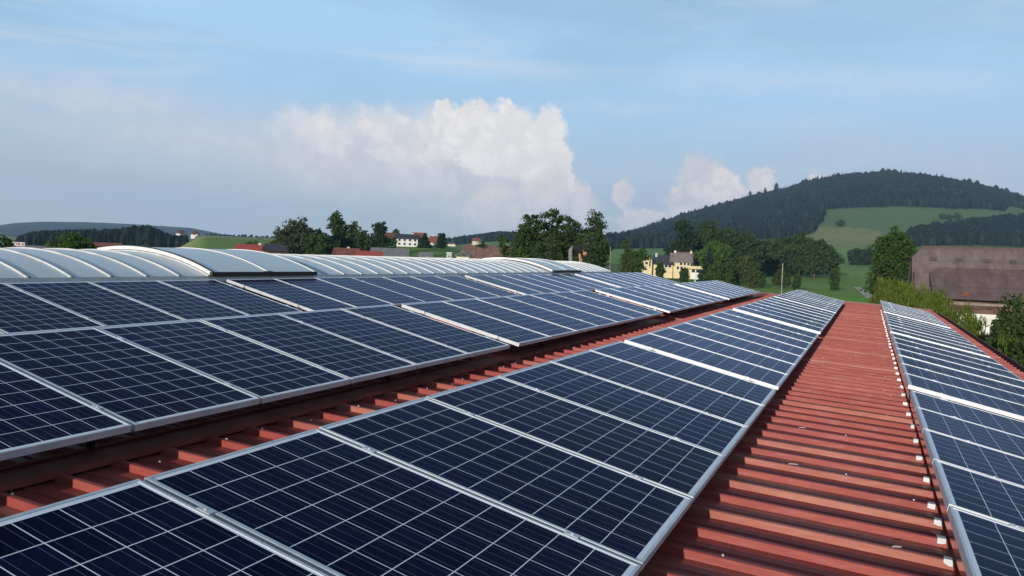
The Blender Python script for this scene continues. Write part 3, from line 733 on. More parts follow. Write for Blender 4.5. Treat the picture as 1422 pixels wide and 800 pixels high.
def make_tree(name, label, loc, w, h, kind, tint, rng, leaf=0.35, group=None, density=1.0, cat='tree', blade=False):
    t = thing(name, label, cat, loc, rng.uniform(0, 6.28), group)
    V = []; 
    tr = MB()
    if kind == 'spruce':
        tr.tube([(0, 0, 0), (0, 0, h*.95)], [.03*h, .004*h], 6).obj('trunk', M_BARK, t)
        n = int(min(2600, 900*density*(w*h)/(leaf*leaf*60)+500))
        for i in range(n):
            u = rng.random()**0.7; z = (1-u)*h*.93+.07*h; z = .06*h+(1-u)*.92*h
            r0 = .5*w*u*(0.75+.25*math.sin(z*9/h*6)); a = rng.uniform(0, 6.28); q = r0*math.sqrt(rng.uniform(.25, 1))
            V.append((q*math.cos(a), q*math.sin(a), z-0.25*q))
    else:
        L = lobes_for(kind, w, h, rng)
        pts = [(0, 0, 0), (rng.uniform(-.02, .02)*w, 0, .25*h), (0, rng.uniform(-.03, .03)*w, .55*h)]
        r0 = max(0.05, .028*h if kind != 'bush' else .015*h)
        tr.tube(pts, [r0*1.2, r0*.8, r0*.35], 7)
        for l in L[1:]:
            b = Vector((0, 0, rng.uniform(.2, .45)*h)); e = Vector(l[:3])
            tr.tube([b, b.lerp(e, .55)+Vector((0, 0, .02*h)), e], [r0*.42, r0*.28, r0*.08], 5)
        tr.obj('trunk', M_BARK, t)
        for cx, cy, cz, rx, rz in L:
            area = 4*math.pi*((rx*rx+2*rx*rz)/3)
            nc = max(8, int(area/(leaf*leaf*6.5)*density))
            nc = min(nc, 130)
            for c in range(nc):
                d = Vector((rng.gauss(0, 1), rng.gauss(0, 1), rng.gauss(0, 1)*0.9+.15)).normalized(); q = rng.uniform(.5, 1.0)
                p = Vector((cx+d.x*rx*q, cy+d.y*rx*q, cz+d.z*rz*q)); cr = leaf*rng.uniform(1.0, 2.0)
                for j in range(26):
                    e = Vector((rng.gauss(0, 1), rng.gauss(0, 1), rng.gauss(0, 1))).normalized()*cr*rng.uniform(.3, 1)
                    V.append((p.x+e.x, p.y+e.y, max(.05*h, p.z+e.z*.8)))
    P = np.array(V)
    qr = np.percentile(np.hypot(P[:, 0], P[:, 1]), 86 if kind != 'spruce' else 97); P[:, :2] *= (w/2)/qr; P[:, 2] *= h/np.percentile(P[:, 2], 99.7)
    nq = len(V); rs = np.random.RandomState(rng.randrange(1 << 30))
    a = rs.normal(size=(nq, 3)); a /= np.linalg.norm(a, axis=1, keepdims=True)
    b = np.cross(a, rs.normal(size=(nq, 3))); b /= np.linalg.norm(b, axis=1, keepdims=True)
    sz = leaf*rs.uniform(.35, .75, (nq, 1))
    if kind == 'spruce': a[:, 2] *= .4; sz = sz*1.3
    if blade: a = np.stack([a[:, 0]*.35, a[:, 1]*.35, np.abs(a[:, 2])+.5], 1); sz = sz*1.5; b = b*.32
    q = np.stack([P-a*sz, P-b*sz*.6, P+a*sz, P+b*sz*.6], 1).reshape(-1, 3)
    me = bpy.data.meshes.new('crown'); me.from_pydata(q.tolist(), [], np.arange(nq*4).reshape(-1, 4).tolist())
    me.materials.append(M_LEAF[tint]); link(bpy.data.objects.new('crown', me), t)
    return t
def tree_px(name, label, px, top, wpx, d, kind, tint, seed, group=None, density=1.0, base=None, leaf=None, cat='tree'):
    if d is None: g = ground_at(px, base); d = math.hypot(g.x, g.y); base = g.z
    p = at(px, top, d); depth = p.dot(fwd)
    w = wpx*depth/F; zb = float(T(p.x, p.y)) if base is None else base
    h = p.z-zb
    return make_tree(name, label, (p.x, p.y, zb-0.05), w*1.08, h, kind, tint, random.Random(seed), leaf or max(.17, .0029*d), group, density, cat)
GL = 'trees behind the skylight on the left'; GC = 'tall broad trees right of the middle'; GG = 'trees of the grove by the yellow house'; GS = 'shrubs along the right wall'
TREES = [
    ('broadleaf_tree', 'dark rounded tree cut by the left edge, beside the red sign', 3, 330, 36, 95, 'round', 'dark', GL),
    ('broadleaf_tree', 'squat round green tree right of the low shop roofs', 104, 325.5, 58, 85, 'round', 'bright', GL),
    ('feathery_tree', 'feathery ragged willow-like tree, leftmost of the clump before the village', 408, 304, 54, 222, 'spread', 'grey', GL),
    ('broadleaf_tree', 'low dark tree between the feathery tree and the tallest crown', 445, 320, 34, 231, 'round', 'dark', GL),
    ('broadleaf_tree', 'tallest domed tree of the clump left of the village', 470, 296, 42, 240, 'tower', 'dark', GL),
    ('broadleaf_tree', 'bushy mid green tree in front of the tallest domed crown', 452, 326, 38, 207, 'bush', 'mid', GL),
    ('broadleaf_tree', 'dark tree right shoulder of the clump, behind the red brown roof', 491, 309, 30, 236, 'round', 'dark', GL),
    ('broadleaf_tree', 'low dark tree at the right end of the clump, above orange roof', 506, 321, 28, 218, 'bush', 'dark', GL),
    ('pine_tree', 'dark oval tree standing alone on a bare trunk before the village', 526, 309, 28, 277, 'tower', 'needle', GL),
    ('young_tree', 'small tree poking above the red roofs left of the feathery tree', 347, 335.5, 17, 222, 'bush', 'dark', GL),
    ('spruce_tree', 'dark pointed spruce between the white and the red roofed village houses', 590, 324.5, 17, 315, 'spruce', 'needle', 'village trees'),
    ('columnar_tree', 'narrow dark columnar tree left of the cream village house', 614, 324.5, 9, 320, 'poplar', 'needle', 'village trees'),
    ('garden_shrub', 'round green shrub left of the white village house', 545, 331, 15, 318, 'bush', 'mid', 'village trees'),
    ('broadleaf_tree', 'tiny round treetop above the white village house', 550, 319.5, 8, 380, 'round', 'dark', 'village trees'),
    ('garden_shrub', 'low dark shrub right of the far white gable, above brown roof', 673, 336, 12, 210, 'bush', 'dark', 'village trees'),
    ('broadleaf_tree', 'broad oak-like tree, left flank of the tall trees behind the skylight', 738, 299, 42, 130, 'spread', 'dark', GC),
    ('broadleaf_tree', 'broadest highest crown of the tall trees behind the skylight', 768, 293, 54, 136, 'spread', 'dark', GC),
    ('broadleaf_tree', 'dark crown behind the bending worker', 795, 303, 38, 130, 'round', 'dark', GC),
    ('broadleaf_tree', 'tall dark tree, right end of the group behind the worker', 826, 295, 38, 132, 'tower', 'dark', GC),
    ('broadleaf_tree', 'low dark filler tree under the oak-like crowns', 758, 322, 50, 125, 'bush', 'dark', GC),
    ('broadleaf_tree', 'low dark tree under the tall right end of the group', 822, 325, 44, 126, 'bush', 'dark', GC),
    ('young_poplar', 'pale green pointed young tree left of the bending worker', 764, 329, 15, 80, 'poplar', 'grey', 'pale young trees'),
    ('young_poplar', 'pale green broad young tree right of the bending worker', 816, 331, 20, 80, 'poplar', 'grey', 'pale young trees'),
    ('young_poplar', 'slim low green tree just left of the worker', 784, 337, 10, 84, 'poplar', 'olive', 'pale young trees'),
    ('young_tree', 'pale green pointed tree at the right end of the brown roof', 703, 328, 20, 95, 'poplar', 'mid', 'pale young trees'),
    ('garden_shrub', 'mid green bush between the brown roof and the oak-like trees', 722, 340, 26, 92, 'bush', 'mid', 'pale young trees'),
    ('young_tree', 'thin pale tree left of the round bush before the yellow house', 871, 332, 14, 125, 'poplar', 'olive', 'pale young trees'),
    ('garden_shrub', 'round dark bush left of the yellow gable', 881, 345, 26, 195, 'bush', 'mid', 'garden plants'),
    ('garden_shrub', 'small dark shrub right before the yellow gable', 917, 365, 8, 255, 'bush', 'dark', 'garden plants'),
    ('garden_shrub', 'low dark shrub below the yellow balcony', 951, 373, 10, 255, 'bush', 'dark', 'garden plants'),
    ('garden_shrub', 'yellowish shrub right of the yellow house', 977, 373, 12, 272, 'bush', 'olive', 'garden plants'),
    ('broadleaf_tree', 'dark tall tree, leftmost of the grove, behind the yellow house', 951, 307, 42, 319, 'tower', 'needle', GG),
    ('broadleaf_tree', 'big dark dome of the grove, second from its left end', 982, 309, 50, 326, 'round', 'dark', GG),
    ('broadleaf_tree', 'big dark crown of the grove behind the bright green tree', 1012, 318, 48, 329, 'round', 'dark', GG),
    ('broadleaf_tree', 'dark sloping crown of the grove left of its dip', 1040, 327, 42, 331, 'round', 'dark', GG),
    ('broadleaf_tree', 'brighter green round tree in front of the dark grove', 993, 336, 38, 270, 'round', 'bright', GG),
    ('spruce_tree', 'blue grey spruce in front of the bright green tree', 986, 346, 26, 247, 'spruce', 'blue', GG),
    ('broadleaf_tree', 'bushy low tree at the foot of the grove, left of the pale birch', 1019, 359, 36, 243, 'bush', 'dark', GG),
    ('broadleaf_tree', 'dark low tree of the grove above the far panel corner', 1000, 366, 30, 235, 'bush', 'mid', GG),
    ('birch_tree', 'slender pale green birch at the edge of the grove', 1042, 357, 18, 229, 'poplar', 'olive', GG),
    ('broadleaf_tree', 'dark crown just right of the dip in the grove', 1068, 333, 44, 392, 'round', 'dark', GG),
    ('broadleaf_tree', 'dark crown in the middle of the right half grove', 1092, 330, 40, 388, 'round', 'dark', GG),
    ('broadleaf_tree', 'highest crown of the right half of the grove', 1114, 324, 46, 393, 'round', 'dark', GG),
    ('broadleaf_tree', 'dark crown right of the highest in the right half grove', 1133, 334, 38, 390, 'round', 'dark', GG),
    ('broadleaf_tree', 'dark round tree, rightmost of the whole grove', 1150, 347, 30, 379, 'round', 'dark', GG),
    ('broadleaf_tree', 'low dark tree in the front middle of the right half grove', 1078, 352, 46, 368, 'bush', 'dark', GG),
    ('broadleaf_tree', 'dark spreading tree on a visible trunk at the right grove front', 1132, 352, 38, 338, 'spread', 'dark', GG),
    ('broadleaf_tree', 'dark bushy tree low in the grove behind the bare pole', 1102, 350, 44, 366, 'bush', 'dark', GG),
    ('young_tree', 'small dark upright tree right of the grove, at the meadow edge', 1160, 374, 9, 236, 'poplar', 'dark', 'small meadow trees'),
    ('young_tree', 'small round tree on the meadow right of the bare pole', 1107.5, 381.5, 7, 226, 'bush', 'dark', 'small meadow trees'),
    ('young_tree', 'small dark tree on the meadow beside the bare pole', 1086, 376, 17, 234, 'spread', 'dark', 'small meadow trees'),
    ('young_tree', 'little tree on the meadow between the birch and the pole', 1056, 378, 10, 230, 'bush', 'dark', 'small meadow trees'),
    ('broadleaf_tree', 'large leafy tree leaning over the left end of the barn', 1246, 320, 58, 96, 'round', 'mid', 'trees by the barn'),
    ('broadleaf_tree', 'low dark foliage under the large tree, beside the barn', 1246, 360, 46, 92, 'bush', 'dark', 'trees by the barn'),
    ('garden_shrub', 'dark thicket left of the pale barn hut roof', 1191, 346, 20, 560, 'bush', 'needle', 'trees by the barn'),
    ('garden_shrub', 'dark thicket right behind the pale barn hut roof', 1207, 345, 22, 575, 'bush', 'needle', 'trees by the barn'),
]
for i, (nm, lab, px, top, w, d, kd, tn, gr) in enumerate(TREES):
    tree_px(nm, lab, px, top, w, None if (gr == GG and px >= 1060) else d, kd, tn, 100+i, gr, base=(383 if px < 1120 else 386) if (gr == GG and px >= 1060) else None)
# shrubs along and beyond the right wall of the hall
for i, (lab, px, top, Yd, wpx) in enumerate([
    ('yellow green shrub farthest along the wall, beyond the roof end', 1229, 389.5, 66, 30),
    ('yellow green shrub second farthest, left of the barn roof end', 1249, 392, 60, 34),
    ('yellow green shrub below the left end of the barn roof', 1268, 399, 54, 34),
    ('tall yellow green shrub below the dark slit in the barn roof', 1291, 403, 48, 34),
    ('yellow green shrub below the rusty patch of the lean-to roof', 1312, 411, 42, 36),
    ('yellow green shrub just left of the white barn wall', 1325, 427, 37.5, 34),
    ('yellow green shrub in front of the white barn wall', 1340, 444, 33.5, 34),
    ('yellow green shrub below the white barn wall, by the gutter', 1358, 454, 30, 36),
    ('light shrub between the gutter and the dark conifer', 1377, 465, 27, 38),
    ('light shrub at the foot of the dark conifer, by the gutter', 1392, 476, 24, 44),
]):
    p = aty(px, top, Yd); w = wpx*p.dot(fwd)/F
    make_tree('willow_shrub', lab, (p.x, Yd, -6.5), w*1.25, p.z+6.5, 'bush', 'hedge', random.Random(300+i), max(.11, .0030*Yd), GS, 1.6, 'shrub', True)
for i, (lab, px, top, Yd, wpx, kd, tn) in enumerate([
    ('dense dark green conifer bush at the right edge before the barn', 1408, 420, 26, 56, 'round', 'dark'),
    ('dark bush below the conifer at the right edge, nearest the camera', 1428, 455, 20, 70, 'bush', 'dark')]):
    p = aty(px, top, Yd); w = wpx*p.dot(fwd)/F
    make_tree('conifer_shrub', lab, (p.x, Yd, -6.5), w*1.1, p.z+6.5, kd, tn, random.Random(77+i), .15, GS, 2.4, 'shrub')

# lone trees out on the hill
for i, (lab, px, base, h_px, w, kd) in enumerate([
    ('single dark round tree in the hill meadow', 1167, 315, 9, 10, 'round'),
    ('left of three trees in a row on the upper hill meadow', 1309, 305, 8, 9, 'round'),
    ('middle one of three trees on the upper hill meadow', 1318, 305, 7, 9, 'round'),
    ('right of three trees in a row on the upper hill meadow', 1328, 305, 9, 9, 'round')]):
    p = ground_at(px, base); d = math.hypot(p.x, p.y); sc_ = p.dot(fwd)/F
    make_tree('meadow_tree', lab, (p.x, p.y, p.z-.3), w*sc_, h_px*sc_*1.1, kd, 'dark', random.Random(500+i), 1.4, 'lone trees on the hill meadow')
for i, (lab, px, top, w) in enumerate([
    ('tallest lone spruce sticking up from the hill skyline, below the small cloud', 1078.5, 253.5, 6),
    ('thin lone spruce on the hill skyline between its two neighbours', 1063, 260.5, 4),
    ('leftmost lone spruce sticking up from the hill skyline', 1042, 265, 4.5)]):
    p = at(px, top, D_A-8); sc_ = p.dot(fwd)/F; zb = float(T(p.x, p.y))
    make_tree('skyline_spruce', lab, (p.x, p.y, zb-.3), w*sc_, p.z-zb, 'tower', 'needle', random.Random(600+i), 1.3, 'lone spruces on the hill skyline')

# far woods: each reads as one mass
def forest(name, xs, ys, hs, conifer, m, seed):
    rs = np.random.RandomState(seed); n = len(xs); zs = T(xs, ys)-0.5; K = 6
    a = np.arange(K)/K*2*np.pi+rs.uniform(0, 6.28, (n, 1))
    slim = rs.rand(n) < .7
    fz = np.where(conifer[:, None], np.where(slim[:, None], [.10, .45, .44, .74], [.06, .5, .75, .8]), [.08, .32, .62, .86])
    fr = np.where(conifer[:, None], np.where(slim[:, None], [1.0, .60, .85, .30], [.9, .72, .42, .36]), [.55, 1.0, .95, .55])
    w = hs*np.where(conifer, rs.uniform(.11, .17, n), rs.uniform(.24, .34, n))
    jit_ = 1+rs.uniform(-.22, .22, (n, 4, K))
    R_ = w[:, None, None]*fr[:, :, None]*jit_
    V = np.empty((n, 4*K+1, 3))
    V[:, :4*K, 0] = (xs[:, None, None]+np.cos(a)[:, None, :]*R_).reshape(n, -1)
    V[:, :4*K, 1] = (ys[:, None, None]+np.sin(a)[:, None, :]*R_).reshape(n, -1)
    V[:, :4*K, 2] = (zs[:, None, None]+hs[:, None, None]*fz[:, :, None]*(1+rs.uniform(-.03, .03, (n, 4, K)))).reshape(n, -1)
    V[:, 4*K] = np.stack([xs, ys, zs+hs], -1)
    q = np.array([(r*K+k, r*K+(k+1) % K, (r+1)*K+(k+1) % K, (r+1)*K+k) for r in range(3) for k in range(K)])
    t = np.array([(3*K+k, 3*K+(k+1) % K, 4*K) for k in range(K)])
    off = np.arange(n)[:, None]*(4*K+1)
    loops = np.concatenate([np.tile(q.ravel(), (n, 1))+off, np.tile(t.ravel(), (n, 1))+off], 1).ravel()
    sizes = np.tile(np.r_[np.full(3*K, 4), np.full(K, 3)], n)
    me = bpy.data.meshes.new(name); me.vertices.add(n*(4*K+1)); me.vertices.foreach_set('co', V.ravel())
    me.loops.add(len(loops)); me.loops.foreach_set('vertex_index', loops.astype(np.int32))
    me.polygons.add(len(sizes)); me.polygons.foreach_set('loop_start', np.r_[0, np.cumsum(sizes)[:-1]].astype(np.int32)); me.polygons.foreach_set('loop_total', sizes.astype(np.int32))
    me.update(calc_edges=True); me.validate(); me.materials.append(m)
    return structure(link(bpy.data.objects.new(name, me)), 'stuff')
M_FOREST = leaf_mat('far_forest', (0.0135, 0.022, 0.019), 0.75, 0.0)
rs = np.random.RandomState(3)
n = 105000
a = rs.uniform(G_HILL[0][0]-0.3, 30, n); r = np.sqrt(rs.uniform(850**2, 2080**2, n))
lim = np.interp(a, [p[0] for p in G_HILL], [p[1] for p in G_HILL])
keep = (r > lim+rs.uniform(0, 10, n)) & (T(r*np.sin(np.radians(a)), r*np.cos(np.radians(a))) > 5)
a, r = a[keep], r[keep]; xs, ys_ = r*np.sin(np.radians(a)), r*np.cos(np.radians(a))
forest('hill_forest', xs, ys_, rs.uniform(9, 17, len(xs))*np.where(rs.rand(len(xs)) < .05, 1.35, 1.0), rs.rand(len(xs)) < np.where(r > 1450, .85, .55), M_FOREST, 4)
n = 45000
a = rs.uniform(min(p[0] for p in G_LOWWOOD), max(p[0] for p in G_LOWWOOD), n); r = np.sqrt(rs.uniform(300**2, 2000**2, n)); keep = in_poly(a, r, G_LOWWOOD)
xs, ys_ = (r*np.sin(np.radians(a)))[keep], (r*np.cos(np.radians(a)))[keep]
forest('lower_wood', xs, ys_, rs.uniform(10, 17, len(xs)), rs.rand(len(xs)) < .6, M_FOREST, 5)
n = 11000
a = rs.uniform(az_of(600), az_of(850), n); r = np.sqrt(rs.uniform(1200**2, 2150**2, n)); xs, ys_ = r*np.sin(np.radians(a)), r*np.cos(np.radians(a))
keep = T(xs, ys_) > np.interp(a, RA[:, 0], RA[:, 1])*D_A*0.25
forest('distant_wood', xs[keep], ys_[keep], rs.uniform(9, 15, keep.sum()), rs.rand(keep.sum()) < .6, M_FOREST, 6)
n = 3800
a = rs.uniform(az_of(24), az_of(258), n); r = rs.uniform(640, 820, n)
pxs = to_px(r*np.sin(np.radians(a)), r*np.cos(np.radians(a)), 0*a)[0]
hh = 1.0*np.interp(pxs, [22, 45, 90, 150, 205, 225, 258], [7, 11, 13.5, 15, 19, 15, 7])*rs.uniform(.72, 1.12, n)
forest('spruce_wood', r*np.sin(np.radians(a)), r*np.cos(np.radians(a)), hh, rs.rand(n) < .93, M_FOREST, 7)
n = 240
a = rs.uniform(az_of(285), az_of(385), n); r = rs.uniform(1500, 1700, n)
forest('distant_tree_line', r*np.sin(np.radians(a)), r*np.cos(np.radians(a)), rs.uniform(4, 10, n), rs.rand(n) < .4, M_FOREST, 8)

# ------------------------------------------------------------------ houses
def house(name, label, px, base_py, d, W, Dp, wall_h, roof_h, rot, wall_m, roof_m, hip=0.0, wins=(), chimneys=(), over=0.5, group=None, base=None, cat='house'):
    """W along local x (the ridge), Dp along local y; rot = 0 shows the long eave side to the camera"""
    p = at(px, base_py, d) if d else ground_at(px, base_py); zb = p.z if base is None else base
    yaw = math.atan2(-p.x, p.y)
    t = thing(name, label, cat, (p.x, p.y, zb), yaw+rad(rot), group)
    w2, d2 = W/2, Dp/2; b = MB()
    b.box(-w2, w2, -d2, d2, min(-0.6, float(T(p.x, p.y))-zb-0.6), wall_h)
    if hip == 0:
        for sx in (-w2+.001, w2-.001): b.add([(sx, -d2, wall_h), (sx, d2, wall_h), (sx, 0, wall_h+roof_h*(1-.02))], [(0, 1, 2)])
    b.obj('wall', wall_m, t)
    rf = MB(); o = over; rz = wall_h+roof_h; sl = roof_h/d2; ez_ = wall_h-o*sl; hp = hip*W/2
    th = 0.18
    rA, rB = (-w2-o+(hp+o if hip else 0), 0, rz), (w2+o-(hp+o if hip else 0), 0, rz)
    e = [(-w2-o, -d2-o, ez_), (w2+o, -d2-o, ez_), (w2+o, d2+o, ez_), (-w2-o, d2+o, ez_)]
    rf.slab([e[0], e[1], rB, rA], -th) if False else rf.add([*e, rA, rB, *[(q[0], q[1], q[2]+th) for q in (*e, rA, rB)]],
        [(6, 7, 11, 10), (8, 9, 10, 11), (0, 4, 5, 1), (2, 5, 4, 3), (0, 1, 7, 6), (1, 2, 8, 7), (2, 3, 9, 8), (3, 0, 6, 9)] + ([(7, 8, 11), (9, 6, 10), (1, 5, 2), (3, 4, 0)] if hip else [(1, 5, 2), (3, 4, 0), (7, 8, 11), (9, 6, 10)]))
    rf_o = rf.obj('roof', roof_m, t)
    for side, u, zc, ww, hh_ in wins:        # side: f front, l left gable, r right gable
        s = MB(); g = MB()
        if side == 'f': s.box(u-ww/2-.08, u+ww/2+.08, -d2-.06, -d2-.002, zc-hh_/2-.08, zc+hh_/2+.08); g.box(u-ww/2, u+ww/2, -d2-.09, -d2-.061, zc-hh_/2, zc+hh_/2)
        else:
            sx = -1 if side == 'l' else 1; xa, xb = sorted((sx*(w2+.002), sx*(w2+.06))); xc, xd = sorted((sx*(w2+.061), sx*(w2+.09)))
            s.box(xa, xb, u-ww/2-.08, u+ww/2+.08, zc-hh_/2-.08, zc+hh_/2+.08); g.box(xc, xd, u-ww/2, u+ww/2, zc-hh_/2, zc+hh_/2)
        so_ = s.obj('window', M_WHITE, t); g.obj('pane', M_GLASS, so_)
    for cx, cy, ch, cw in chimneys:
        zb_ = rz-abs(cy)*sl-.3
        MB().box(cx-cw/2, cx+cw/2, cy-cw/2, cy+cw/2, zb_, rz-abs(cy)*sl+ch).box(cx-cw/2-.06, cx+cw/2+.06, cy-cw/2-.06, cy+cw/2+.06, rz-abs(cy)*sl+ch+.001, rz-abs(cy)*sl+ch+.12).obj('chimney', M_WHITE, rf_o)
    return t
def frow(n, W, z, ww=1.0, h=1.2): return [('f', -W/2+W*(k+.5)/n, z, ww, h) for k in range(n)]
VG = 'village houses on the rise'
house('village_house', 'white two storey house with a dark roof above the meadow', 564, 341.5, None, 8.2, 7, 2.9, 1.6, 6, M_WHITE, M_TILE_DARK, 0.0, frow(4, 8.2, 2.2, .8, .8)+frow(4, 8.2, 0.7, .8, .8), [(2.5, .8, .9, .6)], group=VG)
house('village_house', 'red roofed house half hidden at the left of the white village house', 541, 339, None, 6, 6, 2.4, 2.0, 30, M_CREAM, M_TILE_RED, 0, frow(3, 6, 1.4, .8, .9), group=VG)
house('village_house', 'white flat gabled house behind, just right of the white one', 572, 336.5, None, 6, 6, 2.6, .9, 0, M_WHITE, M_ALU_W, 0, frow(2, 6, 1.6, .8, .9), group=VG)
house('village_house', 'tall red roofed house with yellow wall left of the pointed spruce', 582, 340.5, None, 5.2, 6, 2.3, 2.6, 8, M_YELLOW, M_TILE_RED, 0, frow(3, 5.5, 1.4, .8, .9), group=VG)
house('village_house', 'low house with a wide red roof right of the pointed spruce', 604, 340.5, None, 6.0, 6, 1.4, 2.3, -10, M_WHITE, M_TILE_RED, 0.25, frow(3, 6.4, 0.8, .8, .7), [(-1, .5, .8, .6)], group=VG)
house('village_house', 'cream house with a black hipped roof, rightmost on the rise', 628, 342, None, 6.2, 5.6, 2.2, 2.0, -14, M_CREAM, M_TILE_DARK, 0.85, frow(3, 5.4, 2.0, .9, 1.0)+[('l', 0, 2, .9, 1.0)], [(0, 0.3, .4, .4)], .8, VG)
RG = 'roofs just behind the skylight'
house('roadside_house', 'dark red brown gabled roof just behind the skylight, under the trees', 481, 358, 197.8, 5.16, 6.88, 0.5375, 1.677, 10, M_BOARD, M_TILE_RED, 0, [('l', 0, -0.86, 1.075, 1.075)], [(0.43, 0, 0.3225, 0.387)], 0.473, RG)
house('roadside_house', 'low orange red tiled roof behind the skylight, left of the grey roof', 513, 359, 193.5, 5.59, 6.45, 0.645, 0.9675, 0, M_CREAM, M_TILE_ORANGE, 0, [('f', 0, -0.645, 1.075, 1.075)], (), 0.43, RG)
house('roadside_shed', 'grey sheet roof behind the skylight, right of the orange roof', 541, 359, 210.7, 9.03, 8.6, 0.7525, 1.8275, 0, M_BOARD, M_TILE_GREY, 0, [('f', 1.29, -0.645, 1.075, 1.075)], (), 0.43, RG)
house('roadside_shed', 'small grey shed roof in the middle behind the skylight', 591, 359, 204.25, 3.225, 4.3, 0.5375, 0.903, 0, M_BOARD, M_TILE_GREY, 0, [('f', 0.645, -0.43, 0.645, 0.645)], (), 0.258, RG)
house('roadside_house', 'big brown tiled roof behind the skylight, right of the village meadow', 676, 361, 210.7, 11.61, 10.75, 0.645, 3.01, -4, M_CREAM, M_TILE_BROWN, 0, [('f', -2.15, -0.86, 1.075, 1.075), ('f', 2.15, -0.86, 1.075, 1.075)], (), 0.645, RG)
house('roadside_house', 'little cream gable with two dark windows before the brown roof', 644, 358.5, 184.9, 4.73, 2.9025, 0.602, 0.946, 84, M_CREAM, M_TILE_GREY, 0, [('l', -0.473, 0.473, 0.43, 0.387), ('l', 0.473, 0.473, 0.43, 0.387)], (), 0.344, RG)
house('roadside_house', 'bright red tiled roof left of the feathery tree, behind the skylight', 352, 350, 215, 7.74, 6.88, 0.43, 1.333, 5, M_CREAM, M_TILE_ORANGE, 0, [('f', 0, -0.86, 1.075, 1.075)], [(1.505, 0, 0.43, 0.5375)], 0.43, RG)
house('roadside_house', 'dark grey little roof beside the feathery tree', 381, 350, 188, 3.655, 6.45, 0.43, 1.1825, 10, M_BOARD, M_TILE_DARK, 0, [('f', 0, -0.86, 0.86, 0.86)], (), 0.43, RG)
house('roadside_house', 'long brick red roof right of the squat round tree', 147, 349, 223.6, 6.235, 6.45, 0.5375, 1.462, 0, M_CREAM, M_TILE_RED, 0, [('f', 0, -0.86, 0.86, 0.86)], (), 0.43, RG)
# the small roof lights of the brown roof and the pale box
t = house('stair_tower', 'pale grey box with a flat cap behind the skylight', 623.5, 357, 236.5, 1.505, 1.72, 1.1825, 0.0645, 0, M_WALL, M_ALU_W, 0, [('f', 0, 0.215, 0.43, 0.43)], (), 0.1075, RG, cat='building')
# shop buildings with the red and white sign
SH = 'shop buildings at the left edge'
house('shop_building', 'long grey flat shop roof at the far left', 40, 351, 240.8, 11.61, 10.75, 0.645, 1.075, 0, M_WALL, M_TILE_GREY, 0, [('f', -2.58, -0.43, 1.075, 0.86), ('f', 2.58, -0.43, 1.075, 0.86)], (), 0.43, SH, cat='building')
house('shop_building', 'low white and pink shop front left of the squat round tree', 67, 351, 232.2, 4.3, 6.45, 0.903, 0.129, 0, M_SIGNWHITE, M_SIGNRED, 0, [('f', -1.075, 0.215, 0.645, 0.645)], (), 0.172, SH, cat='building')
p = at(22, 339, 225)
t = thing('shop_sign', 'white sign board with red lettering above the shop roof', 'sign', (p.x, p.y, p.z), math.atan2(-p.x, p.y))
t.scale = (2.15, 2.15, 2.15)
MB().box(-.85, .85, -.05, .05, -.22, .22).obj('board', M_SIGNWHITE, t)
lt = MB()
for k, strokes in enumerate([[(0, 0, .05, 1), (.16, 0, .21, 1), (.05, .42, .16, .58), (.05, .86, .16, 1)], [(0, 0, .05, 1), (.05, 0, .2, .15)], [(0, 0, .05, 1), (.05, 0, .2, .15)], [(0, 0, .05, 1), (.18, 0, .23, 1), (.05, .72, .09, .98), (.14, .72, .18, .98), (.09, .5, .14, .75)], [(0, 0, .05, 1), (.05, 0, .2, .14), (.05, .43, .17, .57), (.05, .86, .2, 1)], [(0, 0, .05, 1), (.05, .86, .2, 1), (.05, .43, .2, .57), (.15, .57, .2, .86), (.12, 0, .19, .43)]]):
    for x0, y0, x1, y1 in strokes: lt.box(-.78+k*.265+x0, -.78+k*.265+x1, -.07, -.051, -.13+.26*y0, -.13+.26*y1)
lt.obj('lettering', M_SIGNRED, t)
MB().box(-.7, -.62, -.03, .03, -3.2, -.221).box(.62, .7, -.03, .03, -3.2, -.221).obj('post', M_SIGNRED, t)
# far farmsteads
FG = 'far farmhouses'
house('far_farmhouse', 'tiny white gabled farmhouse on the far left field', 271, 329, 900, 7, 7, 3.0, 3.4, 75, M_WHITE, M_TILE_RED, 0, [('l', 0, 2, 1, 1)], group=FG)
house('far_farmhouse', 'tiny grey and white farmhouse at the right end of the spruce wood', 251, 328, 880, 7, 6, 3, 3, 40, M_WHITE, M_TILE_BROWN, 0, [('f', 0, 2, 1, 1)], group=FG)
house('far_farmhouse', 'tiny red roofed farmhouse in front of the distant wood', 661, 338, 520, 4.6, 4.5, 1.8, 1.5, 10, M_CREAM, M_TILE_RED, 0, [('f', 0, 1.0, .7, .7)], group=FG)
house('far_farmhouse', 'tiny white gabled house right of the far red roof', 667.5, 338.5, 505, 2.6, 2.4, 1.1, 1.0, 85, M_WHITE, M_TILE_GREY, 0, [('l', 0, .7, .5, .5)], group=FG)
